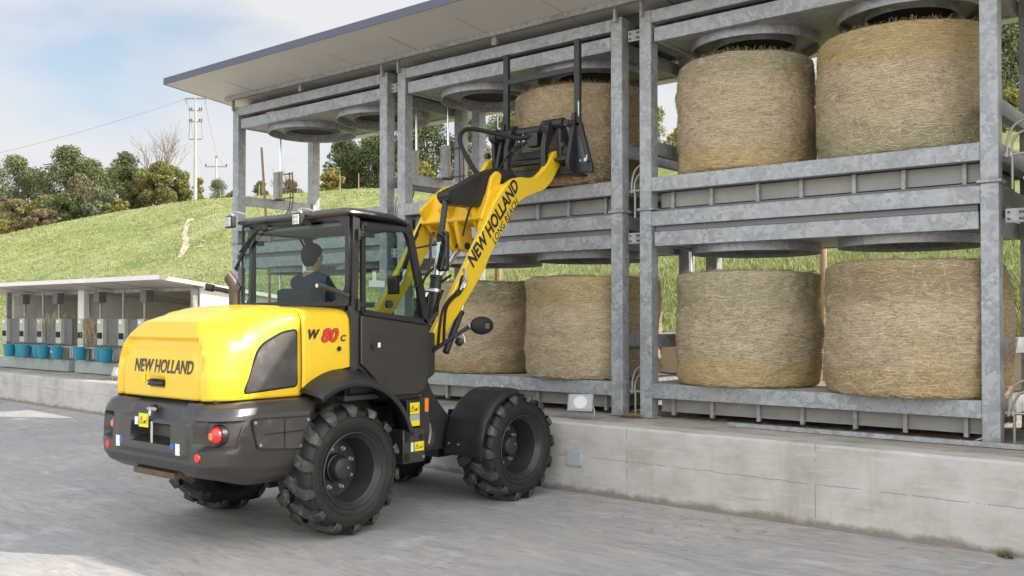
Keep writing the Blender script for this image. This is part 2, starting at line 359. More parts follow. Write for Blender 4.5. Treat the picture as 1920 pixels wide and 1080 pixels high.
def dirtm():
    m,t,b=new_mat('path_dirt'); c=N(t,'ShaderNodeTexCoord').outputs['Object']
    t.links.new(ramp(t,noise(t,c,2.5,6,.7),[(.35,(.40,.34,.24)),(.6,(.56,.49,.38))]),b.inputs['Base Color']); b.inputs['Roughness'].default_value=.95
    at_=N(t,'ShaderNodeAttribute'); at_.attribute_name='edge'
    f=math_(t,'GREATER_THAN',math_(t,'ADD',noise(t,c,2.2,6,.75),at_.outputs['Fac']),.55)
    t.links.new(f,b.inputs['Alpha']); return m
M['dirt']=dirtm()
M['cream']=simple('roof_soffit_sheet',(.60,.565,.50),.45,.05,noise=.05,nscale=1.5)
M['slate']=simple('roof_edge_trim',(.085,.09,.125),.5)
M['seam']=simple('panel_seam',(.10,.09,.08),.8)
M['rooftop']=simple('roof_top_sheet',(.5,.48,.45),.5)
M['beige']=simple('beige_render',(.55,.47,.35),.85,noise=.1,nscale=4)
M['whitepanel']=simple('white_panel',(.72,.71,.68),.6,noise=.05,nscale=3)
M['graypanel']=simple('grey_feeder_sheet',(.13,.125,.125),.55,noise=.25,nscale=7)
M['mint']=simple('pale_green_feeder',(.42,.43,.36),.6,noise=.12,nscale=6)
M['trough']=simple('pale_trough',(.30,.34,.32),.6,noise=.15,nscale=3)
M['bucket']=simple('blue_bucket',(.02,.215,.32),.4,noise=.1,nscale=4)
M['pole']=simple('concrete_pole',(.40,.39,.375),.8,noise=.08,nscale=1)
M['wood']=simple('weathered_wood',(.36,.26,.16),.9,noise=.2,nscale=6)
M['wire']=simple('cable_grey',(.22,.22,.23),.6)
M['hose']=simple('hydraulic_hose',(.10,.08,.065),.55)
M['pipe']=simple('hydraulic_pipe',(.40,.36,.31),.45,.5)
M['bark']=simple('tree_bark',(.16,.13,.10),.95,noise=.3,nscale=9)
M['bare']=simple('bare_twigs',(.24,.20,.18),.95)
def leafm(name,c1,c2,c3):
    m,t,b=new_mat(name); o=N(t,'ShaderNodeTexCoord').outputs['Object']; n=noise(t,o,1.1,4,.7)
    g=N(t,'ShaderNodeNewGeometry'); f=math_(t,'ADD',math_(t,'MULTIPLY',n,.6),math_(t,'MULTIPLY',g.outputs['Random Per Island'],.4))
    col=ramp(t,f,[(.25,c1),(.5,c2),(.75,c3)])
    t.links.new(col,b.inputs['Base Color']); b.inputs['Roughness'].default_value=.65; b.inputs['Specular IOR Level'].default_value=.25
    # thin leaves let some sun through
    tl=N(t,'ShaderNodeBsdfTranslucent'); t.links.new(col,tl.inputs[0]); ms=N(t,'ShaderNodeMixShader'); ms.inputs[0].default_value=.3
    out=t.nodes['Material Output']; t.links.new(b.outputs[0],ms.inputs[1]); t.links.new(tl.outputs[0],ms.inputs[2]); t.links.new(ms.outputs[0],out.inputs[0])
    return m
LEAF={'oak':leafm('foliage_dark_oak',(0.067,0.085,0.039),(0.116,0.140,0.061),(0.183,0.201,0.091)),
 'mid':leafm('foliage_mid_green',(0.098,0.122,0.049),(0.171,0.195,0.073),(0.256,0.268,0.110)),
 'grey':leafm('foliage_grey_green',(0.134,0.152,0.098),(0.207,0.226,0.146),(0.293,0.305,0.201)),
 'autumn':leafm('foliage_autumn',(0.146,0.140,0.049),(0.244,0.220,0.073),(0.354,0.293,0.098)),
 'yellow':leafm('foliage_yellow',(0.183,0.183,0.055),(0.305,0.268,0.079),(0.439,0.354,0.098)),
 'brown':leafm('foliage_brown',(0.146,0.116,0.079),(0.207,0.165,0.110),(0.268,0.220,0.146))}
# ---------------- ground, hill ----------------
YAW=R_(39.6)
def px_of(X,Y):
    ang=math.atan2(-X,Y); ph=YAW-ang
    if abs(ph)>1.35: ph=math.copysign(1.35,ph)
    return 960+1800*math.tan(ph), ph
RPX=[-1500,-500,-150,0,100,200,365,500,640,780,1000,1235,1500,1900,2400,3500]
RYY=[560,500,462,440,419,400,374,366,355,350,322,297,278,247,225,200]
RDD=[85,85,80,78,76,74,68,64,60,56,50,44,40,36,36,40]
def ridge(px): return float(np.interp(px,RPX,RYY)),float(np.interp(px,RPX,RDD))
def hz(X,Y):
    d=math.hypot(X,Y); px,ph=px_of(X,Y); yr,D=ridge(px); ang=math.atan2(-X,Y)
    d0=min(12.6/max(math.cos(ang),.2),52)
    z0=1.25 if X>-10 else (.55+.7*max(0,(X+14)/4) if X>-14 else .55)
    zr=1.75+(593-yr)/1800*D*math.cos(ph)
    if d<=d0: return z0-.02
    s=(d-d0)/(D-d0)
    bumpz=.10*math.sin(X*.7+.3*Y)*math.sin(Y*.55-.2*X)+.05*math.sin(X*1.9)*math.cos(Y*1.7)
    if s<=1: return z0+(zr-z0)*s+bumpz*min(1,s*6)*min(1,(1-s)*8+.15)
    return zr-min((d-D)*.035,zr+.5)+bumpz*.1
mb=MB(); mb.grid([[(x,y,0) for x in (-3000,-400,-60,-30,-10,0,10,60,400,3000)] for y in (-3000,-400,-60,-20,0,5,12,60,400,3000)])
yard_o=mb.build('ground',M['yard'],smooth=0); tag(yard_o,kind='structure')
# hill
cols=np.concatenate([np.linspace(-1500,-100,30),np.linspace(-80,2000,150),np.linspace(2030,3500,20)])
rows=[]
for px in cols:
    ph=math.atan((px-960)/1800); ang=YAW-ph
    yr,D=ridge(px); d0=min(12.55/max(math.cos(ang),.2),52)
    ds=[d0-.05]+list(d0+(D-d0)*np.linspace(0.002,1,60)**1.15)+[D+2,D+5,D+10,D+25,D+60,D+150,D+600]
    rows.append([(-math.sin(ang)*d,math.cos(ang)*d,hz(-math.sin(ang)*d,math.cos(ang)*d)) for d in ds])
mb=MB(); mb.grid(rows); hill=mb.build('hill',M['grass'],smooth=180); tag(hill,kind='structure')
# grass blades
def blades(name,n,seed,pxr,dr,hgt,wid,power=1.0):
    r=np.random.RandomState(seed); V=[];F=[];mi=[]
    for i in range(n):
        px=r.uniform(*pxr); ph=math.atan((px-960)/1800); ang=YAW-ph; yr,D=ridge(px)
        d0=min(12.6/max(math.cos(ang),.2),52)
        d=d0+(D-d0)*(dr[0]+(dr[1]-dr[0])*r.rand()**power); X=-math.sin(ang)*d; Y=math.cos(ang)*d
        if math.sin(X*1.3+2*math.sin(Y*.9))*math.sin(Y*1.1+1.5*math.sin(X*.6))<-.35 and r.rand()<.7: continue
        z=hz(X,Y)-.01; k=1.0+.012*d; kind=r.choice(4,p=[.42,.3,.16,.12])
        for q in range(3):
            a=r.rand()*6.28; h=hgt*k*r.uniform(.5,1.3); w=wid*k*r.uniform(.6,1.3); l=h*r.uniform(.2,.8); b=r.rand()*6.28
            ox,oy=X+r.normal()*.04,Y+r.normal()*.04; c,s=math.cos(a)*w/2,math.sin(a)*w/2; j=len(V)
            V+= [(ox-c,oy-s,z),(ox+c,oy+s,z),(ox+l*math.cos(b),oy+l*math.sin(b),z+h)]; F.append((j,j+1,j+2)); mi.append(kind)
    o=npmesh(name,V,F,M['blade'],mi); return tag(o,kind='stuff',label='short meadow grass covering the slope behind the hay racks' if seed==1 else 'sparse grass tufts on the upper meadow',cat='grass')
blades('grass',40000,1,(700,2000),(0,.45),.11,.016,1.3)
blades('meadow_grass',34000,2,(-60,900),(0,1),.05,.03,.8)
# worn footpath and bare patches on the meadow
def patch(name,pts,wds,label,mat='dirt'):
    rows=[]; r=random.Random(5)
    for (px,t),wd in zip(pts,wds):
        row=[]
        for k in (-1.5,-.5,.5,1.5):
            p=px+k*wd*r.uniform(.7,1.3); ph=math.atan((p-960)/1800); ang=YAW-ph; yr,D=ridge(p); d0=min(12.6/max(math.cos(ang),.2),52)
            d=d0+(D-d0)*(t+r.uniform(-.006,.006)); X=-math.sin(ang)*d;Y=math.cos(ang)*d; row.append((X,Y,hz(X,Y)+.035))
        rows.append(row)
    mb=MB(); mb.grid(rows); o=mb.build(name,M[mat],smooth=180); tag(o,kind='structure')
    ca=o.data.attributes.new('edge','FLOAT','POINT'); nr_=len(rows); ca.data.foreach_set('value',[([-.12,.24,.24,-.12][k] if 0<i<nr_-1 else -.1) for i in range(nr_) for k in range(4)]); return o
def t_of(px,py):   # slope fraction whose surface shows at this height
    ph=math.atan((px-960)/1800); ang=YAW-ph; yr,D=ridge(px); d0=min(12.6/max(math.cos(ang),.2),52)
    best=(9,0)
    for i in range(1,400):
        t=i/400; d=d0+(D-d0)*t; X=-math.sin(ang)*d;Y=math.cos(ang)*d
        e=abs(593-1800*(hz(X,Y)-1.75)/(d*math.cos(ph))-py)
        if e<best[0]: best=(e,t)
    return best[1]
pp=[(338,489),(340,478),(345,465),(348,450),(344,440),(350,425),(356,412),(366,402)]
patch('footpath',[(a,t_of(a,b)) for a,b in pp],[6,5,7,5.5,6,5,7,10],'')
for k,(a,b,wd) in enumerate([(375,463,6),(380,452,5)]):
    patch('bare_ground',[(a-4,t_of(a,b+3)),(a,t_of(a,b)),(a+6,t_of(a,b-3))],[wd*.4,wd,wd*.3],'')
# ---------------- retaining walls, slab ----------------
WL=[(12,7.60,.69),(-1,7.71,.69),(-6,7.78,.69),(-9,8.0,.69),(-17,8.5,.575),(-45,9.9,.56)]
def wall(seg,name,label):
    mb=MB(); vs=[];fs=[]
    for i,(x,y,z) in enumerate(seg):
        vs+=[(x,y,-.1),(x,y,z-.02),(x,y+.02,z),(x,y+.28,z),(x,y+.28,-.1)]
    k=5
    for i in range(len(seg)-1):
        for j in range(4): fs.append((i*k+j,i*k+j+1,(i+1)*k+j+1,(i+1)*k+j))
    fs+=[tuple(range(5)),tuple(range((len(seg)-1)*5,len(seg)*5))]
    mb.add(vs,fs); return mb.build(name,M['cwall'],smooth=20)
w1=wall(WL[:4],'concrete_wall',''); tag(w1,'long pale concrete retaining wall below the hay bale racks, board joints and a brown dirt line at its foot','wall')
w2=wall([(WL[3][0]-.005,*WL[3][1:])]+WL[4:],'concrete_wall',''); tag(w2,'low concrete wall running left in front of the feeding shed','wall')
mb=MB(); rows=[]
for x,y,z in WL: rows.append([(x,y+.281,z-.004),(x,10,z-.004),(x,13.5,z-.004),(x,14.5 if x>-10 else 16,z-.01)])
mb.grid(rows); sl=mb.build('pavement',M['slab'],smooth=0); tag(sl,kind='structure')
bwl=MB().box(-9.5,10,12.0,12.25,.6,1.33).box(-9.5,10,11.97,12.28,1.332,1.38).build('low_wall',M['beige'],bevel=.006); tag(bwl,'low beige rendered wall behind the racks at the foot of the slope','wall')
gu=MB(); gu.prism([(8.44,.69),(8.50,.69),(8.50,.725),(8.495,.73),(8.445,.73),(8.44,.725)],'x',-4.3,10)
o=gu.build('metal_channel',M['galv'],bevel=.003); tag(o,'thin grey metal cable channel lying on the wall top in front of the right rack','cable channel')
o=MB().box(-5.71,-5.53,7.75,7.778,.265,.415).build('cover_plate',M['graypanel'] if 0 else simple('grey_plate',(.36,.38,.42),.45),bevel=.006)
for (x,z) in((-5.7,.275),(-5.54,.405),(-5.54,.275),(-5.7,.405)):
    MB().cyl((x,7.745,z),(x,7.752,z),.006,n=8).build('screw',M['bolt'],o)
tag(o,'square grey cover plate screwed to the concrete wall below the floodlight','cover plate')
def floodlight(loc,label,rz):
    t=thing('floodlight',loc,label,'floodlight','floodlights on the walls',rz)
    T=Matrix.Rotation(R_(-28),3,'X')
    def tr(p): q=T@Vector(p); return (q.x,q.y,q.z+.16)
    mb=MB(); 
    a,b_=.13,.095
    for (y0,y1,s0,s1) in((-.03,0,1,1),(0,.05,1,.75)):
        vs=[tr((sx*a*s,y,sz*b_*s)) for y,s in((y0,s0),(y1,s1)) for sx,sz in((-1,-1),(1,-1),(1,1),(-1,1))]
        mb.add(vs,[(0,1,2,3),(4,5,6,7),(0,1,5,4),(1,2,6,5),(2,3,7,6),(3,0,4,7)])
    mb.build('housing',simple('light_housing',(.30,.30,.31),.4,.3),t,bevel=.004)
    mb=MB(); vs=[tr((sx*a*.86,-.0335,sz*b_*.84)) for sx,sz in((-1,-1),(1,-1),(1,1),(-1,1))]+[tr((sx*a*.86,-.031,sz*b_*.84)) for sx,sz in((-1,-1),(1,-1),(1,1),(-1,1))]
    mb.add(vs,[(0,1,2,3),(4,5,6,7),(0,1,5,4),(1,2,6,5),(2,3,7,6),(3,0,4,7)]); mb.build('front_glass',simple('lamp_front',(.27,.28,.275),.1,coat=1),t,smooth=0)
    mb=MB(); pr=[(.0,-.0),(.04,.004),(.070,.001),(.073,-.002)]
    vs=[]; n=20
    for r,h in pr:
        for i in range(n): vs.append(tr((r*math.cos(2*math.pi*i/n),-.036-h*1.0,r*math.sin(2*math.pi*i/n))))
    mb.add(vs,[(i*n+j,i*n+(j+1)%n,(i+1)*n+(j+1)%n,(i+1)*n+j) for i in range(3) for j in range(n)]); mb.build('lens',simple('lamp_lens',(.55,.56,.55),.15,coat=1),t)
    mb=MB()
    mb.tube([tr((-.12,.02,0)),(-.14,.02,.06),(-.09,.02,.008),(.09,.02,.008),(.14,.02,.06),tr((.12,.02,0))],.008,6)
    mb.build('bracket',M['bolt'],t)
    return t
floodlight((-5.78,8.1,.69),'small square grey floodlight tilted up on the wall top behind the front wheel',R_(25))
floodlight((-16.6,8.9,.57),'small floodlight on the far left wall, just showing beside the yellow engine hood',R_(40))
# ---------------- canopy roof ----------------
def rz_(y): return 5.19-.105*(y-7.65)
rt=thing('canopy_roof',(0,0,0),'long flat canopy roof with cream soffit and slate blue edge over the bale racks','roof')
y0,y1,x0,x1=7.65,11.1,-13.05,9
mb=MB(); mb.prism([(y0+.012,rz_(y0)+.004),(y1-.01,rz_(y1)+.004),(y1-.01,rz_(y1)+.085),(y0+.012,rz_(y0)+.08)],'x',x0+.012,x1)
mb.build('roof_panel',M['cream'],rt,smooth=0)
mb=MB(); mb.prism([(y0,rz_(y0)-.002),(y0+.011,rz_(y0)-.002),(y0+.011,rz_(y0)+.095),(y0,rz_(y0)+.095)],'x',x0,x1)
mb.prism([(y0+.012,rz_(y0)-.001),(y1,rz_(y1)-.001),(y1,rz_(y1)+.09),(y0+.012,rz_(y0)+.09)],'x',x0,x0+.011)
mb.build('edge_trim',M['slate'],rt,smooth=0)
x=-12.05
mb=MB(); k=0
while x<x1:
    wd=.006 if k%3 else .012
    mb.prism([(y0+.03,rz_(y0)+.0025),(y1-.03,rz_(y1)+.0025),(y1-.03,rz_(y1)+.0005+.02),(y0+.03,rz_(y0)+.02)],'x',x,x+wd); x+=1.15; k+=1
mb.build('panel_joints',M['seam'],rt,smooth=0)
mb=MB(); mb.prism([(8.50,5.045),(8.57,5.045),(8.57,rz_(8.57)+.002),(8.50,rz_(8.5)+.002)],'x',-12.75,x1); mb.build('purlin',M['galv2'],rt,smooth=0)
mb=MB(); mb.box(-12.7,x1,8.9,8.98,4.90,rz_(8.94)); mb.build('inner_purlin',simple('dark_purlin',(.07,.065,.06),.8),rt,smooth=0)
mb=MB(); mb.box(-12.7,x1,10.1,10.2,4.86,rz_(10.15)); mb.build('rear_purlin',M['galv2'],rt,smooth=0)
# ---------------- rack modules ----------------
RW=3.45; PW=.14; RZ0=.69; RY=8.62
def make_rack(X0,label):
    t=thing('hay_rack',(X0,RY,RZ0),label,'bale rack','galvanised two storey hay drying racks')
    Z=lambda z:z-RZ0
    def B(name,*a,m='galv',bev=.004,parent=t):
        mb=MB()
        for q in a: mb.box(*q)
        return mb.build(name,M[m],parent,smooth=0,bevel=bev,seg=1)
    D=1.58
    for xx in (0,RW-PW):
        for yy in (0,D-PW):
            p=B('post',(xx,xx+PW,yy,yy+PW,0,Z(2.855)),(xx,xx+PW,yy,yy+PW,Z(2.885),Z(4.955)))
            B('flange_plate',(xx-.025,xx+PW+.025,yy-.02,yy+PW+.02,Z(2.856),Z(2.884)),parent=p)
            B('foot_plate',(xx-.01,xx+PW+.03,yy-.015,yy+PW+.01,.0,.012),parent=p)
        # side beams and rails between front and rear posts
        a,b=PW+.002,D-PW-.002
        for z0,z1 in ((.90,1.05),(2.69,2.84),(3.05,3.2),(4.82,4.95)): B('side_beam',(xx+.01,xx+PW-.01,a,b,Z(z0),Z(z1)))
        for z0 in (1.42,3.46): B('side_rail',(xx+.03,xx+PW-.03,a,b,Z(z0),Z(z0+.14)))
    xa,xb=PW+.001,RW-PW-.001
    for yy in (0,D-PW):
        for z0,z1 in ((.90,1.05),(3.05,3.2)): B('deck_beam',(xa,xb,yy+.004,yy+PW-.02,Z(z0),Z(z1)))
        for z0,z1 in ((2.69,2.84),(4.82,4.95)): B('top_beam',(xa,xb,yy+.004,yy+PW-.02,Z(z0),Z(z1)))
    for tier,(zd,zl) in enumerate(((1.05,2.48),(3.2,4.62))):
        B('deck',(PW+.002,RW-PW-.002,PW-.018,D-PW-.006,Z(zd-.035),Z(zd)-.002),m='slab' if tier==0 else 'galv2',bev=0)
        dz0,dz1=(Z(.745),Z(.898)) if tier==0 else (Z(2.875),Z(3.045))
        du=B('air_duct',(PW+.03,RW-PW-.03,.16,D-.2,dz0+.015,dz1),m='duct',bev=0)
        for i in range(7):
            xx=.28+i*(RW-.62)/6+(.0 if i%2 else .03); B('duct_bracket',(xx,xx+.035,.118,.159,dz0-.02,dz1),m='galv2',parent=du,bev=0)
        if tier==0: B('duct_seam',(PW+.03,RW-PW-.03,.15,.159,dz0+.012,dz0+.02),m='galv2',parent=du,bev=0)
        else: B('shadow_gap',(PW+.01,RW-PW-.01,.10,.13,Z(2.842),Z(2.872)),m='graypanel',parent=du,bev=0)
        lid=B('lid',(PW+.02,RW-PW-.02,.03,.09,Z(zl),Z(zl+.15)),(PW+.02,RW-PW-.02,D-.09,D-.03,Z(zl),Z(zl+.15)),
            (PW+.02,PW+.08,.091,D-.091,Z(zl),Z(zl+.15)),(RW-PW-.08,RW-PW-.02,.091,D-.091,Z(zl),Z(zl+.15)))
        B('lid_plate',(PW+.082,RW-PW-.082,.092,D-.092,Z(zl+.012),Z(zl+.03)),m='galv2',parent=lid,bev=0)
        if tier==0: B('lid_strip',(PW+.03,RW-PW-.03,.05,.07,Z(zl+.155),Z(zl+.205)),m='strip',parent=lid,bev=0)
        for k in (0,1):
            cx=PW+(RW-2*PW)*(.25+.5*k); cy=D/2; zz=Z(zl+.011)
            mb=MB(); mb.lathe([(.66,zz),(.66,zz-.085),(.668,zz-.09),(.65,zz-.09),(.648,zz-.004)],(cx,cy,0),'z',56); mb.build('ring',M['galv'],lid)
            mb=MB(); mb.lathe([(.42,zz),(.42,zz-.075),(.41,zz-.075),(.41,zz)],(cx,cy,0),'z',44); mb.build('inner_ring',M['galv2'],lid)
            mb=MB(); mb.cyl((cx,cy,zz-.002),(cx,cy,zz-.012),.389,n=44); mb.build('air_opening',M['black_hole'],lid)  # black disc in place of a hole, its darkness is only colour
        # lifting cylinders on both sides
        zr=1.56 if tier==0 else 3.60
        for s in (0,1):
            x=PW+.0+.06 if s==0 else RW-PW-.06; sg=1 if s==0 else -1
            y=D/2-.05
            c=MB().cyl((x,y,Z(zr)),(x,y,Z(zr+.44)),.036,n=16).build('cylinder',M['exh'] if tier==0 else M['pipe'],t)
            MB().cyl((x,y,Z(zr+.44)),(x,y,Z(zl-.02)),.016,n=12).build('rod',M['chrome'],c)
            B('rod_bracket',(x-.05,x+.05,y-.03,y+.03,Z(zl-.02),Z(zl)),m='galv2',parent=c)
            B('guide_plate',(x-.045,x+.045,y-.10,y-.05,Z(zr),Z(zr+.42)),parent=c,bev=0)
            B('cylinder_foot',(x-.06,x+.06,y-.06,y+.06,Z(zr-.015),Z(zr)),m='exh',parent=c,bev=0)
            mb=MB()
            for q in (0,.07):
                mb.tube([(x+sg*.02,y+.05,Z(zr+.40)),(x+sg*(.12+q),y+.07,Z(zr+.40)),(x+sg*(.13+q),y+.08,Z(zr+.38)),(x+sg*(.13+q),y+.08,Z(zr-.12)),(x+sg*(.10+q),y-.1,Z(zr-.34)),(x+sg*(.0+q*.5),y-.35,Z(zr-.42)),(x-sg*.06,y-.55,Z(zr-.40))],.0095,6)
            mb.build('hose',M['hose'],t)
            MB().tube([(x+sg*.02,y+.05,Z(zr+.02)),(x+sg*.25,y+.07,Z(zr+.02))],.009,6).build('cross_pipe',M['hose'],t)
    return t
labels=['leftmost galvanised rack, empty upper shelf above the loader cab','galvanised rack behind the loader arm holding the fork frame bale','galvanised rack with four bales, two on each shelf','rightmost galvanised rack, only its left edge in the photo']
racks=[]
r0=make_rack(-12.71,labels[0]); racks.append(r0)
for i,X0 in enumerate((-9.06,-5.39,-1.73)):
    c=copy_tree(r0); c.location=(X0,RY,RZ0); c['label']=labels[i+1]; racks.append(c)
# connection plates and hose bridges belong to the rack on their right
for i,X0 in ((1,-9.06),(2,-5.39),(3,-1.73)):
    t=racks[i]
    for z in (2.52,4.68):
        p=MB().box(-.17,-.02,.05,.065,z-RZ0-.0,z-RZ0+.115).build('joint_plate',M['galv'],t,smooth=0)
        for a in (-.145,-.06,-.035):
            for b in (.03,.085): MB().cyl((a,.05,z-RZ0+b),(a,.04,z-RZ0+b),.011,n=8).build('bolt',M['exh'],p)
    for z in (.98,3.12):
        h=z-RZ0; mb=MB()
        mb.tube([(-.17,.12,h-.02),(-.165,.12,h+.09),(-.12,.12,h+.20),(-.03,.13,h+.25),(.05,.2,h+.24)],.011,8)
        mb.tube([(-.135,.12,h-.02),(-.13,.12,h+.06),(-.09,.12,h+.13),(-.02,.13,h+.16),(.05,.2,h+.15)],.011,8)
        mb.build('bridge_hose',M['pipe'],t)
        mb=MB(); mb.tube([(-.2,.12,h-.03),(-.0,.12,h-.03)],.013,8); mb.cyl((-.17,.12,h-.05),(-.17,.12,h-.01),.018,n=6); mb.cyl((-.135,.12,h-.05),(-.135,.12,h-.01),.018,n=6); mb.tube([(-.13,.12,h-.03),(-.13,.12,h-.32)],.012,8)
        mb.build('pipe',M['pipe'],t)
mb=MB(); mb.tube([(-1.73+.16-1.73*0,0,0)]*2,.001,3) if 0 else None
mb=MB(); mb.tube([(.03,-.02,2.4),(.02,-.03,2.0),(.06,-.04,1.4),(.10,-.03,.9),(.13,0,.2)],.016,8); mb.build('drain_hose',M['hose'],racks[3])
# roof stand-offs sit on the rack posts and carry the roof
mb=MB()
for X0 in (-12.71,-9.06,-5.39,-1.73):
    for xx in (.03,1.65,RW-.08):
        MB().box(X0+xx,X0+xx+(.03 if xx!=1.65 else .07),8.575,8.615,4.90 if xx!=1.65 else 4.96,rz_(8.6)-.001).build('roof_bracket',M['galv2'],rt,smooth=0)
# ---------------- bales ----------------
def straw_m(name,c): 
    return simple(name,c,.8,spec=.15)
STR=[straw_m('straw_pale',(.62,.52,.38)),straw_m('straw_gold',(.53,.40,.21)),straw_m('straw_brown',(.36,.27,.17)),straw_m('straw_green',(.37,.345,.215))]
def bale_mat(name,top,mid,bot,zt,zb,seed):
    m,t,b=new_mat(name); c=N(t,'ShaderNodeTexCoord').outputs['Object']
    s=N(t,'ShaderNodeSeparateXYZ'); t.links.new(c,s.inputs[0]); Z=s.outputs[2]
    wob=noise(t,c,2.2,5,.6,0,None,(seed,0,0)); zz=math_(t,'ADD',Z,math_(t,'MULTIPLY',math_(t,'SUBTRACT',wob,.5),.16))
    def band(lo,hi):
        r=N(t,'ShaderNodeMapRange'); r.interpolation_type='SMOOTHSTEP'; r.inputs[1].default_value=lo; r.inputs[2].default_value=hi; t.links.new(zz,r.inputs[0]); return r.outputs[0]
    col=mixc(t,band(zt-.07,zt+.07),mid,top); col=mixc(t,band(zb-.07,zb+.07),bot,col)
    big=noise(t,c,2.4,6,.65,.3,(1,1,1.3),(seed,2,0))
    col=mixc(t,math_(t,'MULTIPLY',ramp(t,big,[(.48,(0,0,0)),(.68,(1,1,1))]),.5),col,(.36,.28,.17))
    col=mixc(t,math_(t,'MULTIPLY',ramp(t,noise(t,c,3.4,6,.7,.4,None,(0,seed,4)),[(.54,(0,0,0)),(.70,(1,1,1))]),.42),col,(.50,.42,.29))
    col=mixc(t,math_(t,'MULTIPLY',ramp(t,noise(t,c,9,5,.7,.2,(1,1,1.6),(1,seed,9)),[(.58,(0,0,0)),(.68,(1,1,1))]),.75),col,(.15,.11,.06))
    fine=noise(t,c,30,6,.8,.6,(1,1,3.2)); ff=noise(t,c,85,3,.7,.5,(1,1,1.8))
    zl=math_(t,'ADD',Z,math_(t,'MULTIPLY',noise(t,c,1.6,3,.6),.10)); zl=math_(t,'ADD',zl,math_(t,'MULTIPLY',noise(t,c,14,3,.6),.012))
    ln=math_(t,'SINE',math_(t,'MULTIPLY',zl,2*math.pi/.027))
    h=math_(t,'ADD',math_(t,'ADD',math_(t,'MULTIPLY',fine,.9),math_(t,'MULTIPLY',ff,.45)),math_(t,'MULTIPLY',ln,.045))
    col=mixc(t,math_(t,'MULTIPLY',ramp(t,h,[(.50,(1,1,1)),(.70,(0,0,0))]),.45),col,(.17,.125,.07))  # cavities between the stalks darkened in the colour, as shade
    col=mixc(t,math_(t,'MULTIPLY',ramp(t,h,[(.76,(0,0,0)),(.95,(1,1,1))]),.6),col,(.62,.53,.37))
    col=mixc(t,math_(t,'MULTIPLY',ramp(t,ln,[(.0,(1,1,1)),(.55,(0,0,0))]),.15),col,(.22,.165,.10))
    t.links.new(col,b.inputs['Base Color']); b.inputs['Roughness'].default_value=.85; b.inputs['Specular IOR Level'].default_value=.15
    bump(t,b,h,.65,.025); return m
def vnoise(r,nt_,nz_,T,Zs):
    g=r.rand(nt_,nz_+1); ti=(T/(2*np.pi)*nt_)%nt_; zi=np.clip(Zs,0,.9999)*nz_
    a=ti.astype(int)%nt_; b=(a+1)%nt_; f=ti-np.floor(ti); c=zi.astype(int); d=np.minimum(c+1,nz_); e=zi-c
    f=f*f*(3-2*f); e=e*e*(3-2*e)
    return (g[a,c]*(1-f)+g[b,c]*f)*(1-e)+(g[a,d]*(1-f)+g[b,d]*f)*e-.5
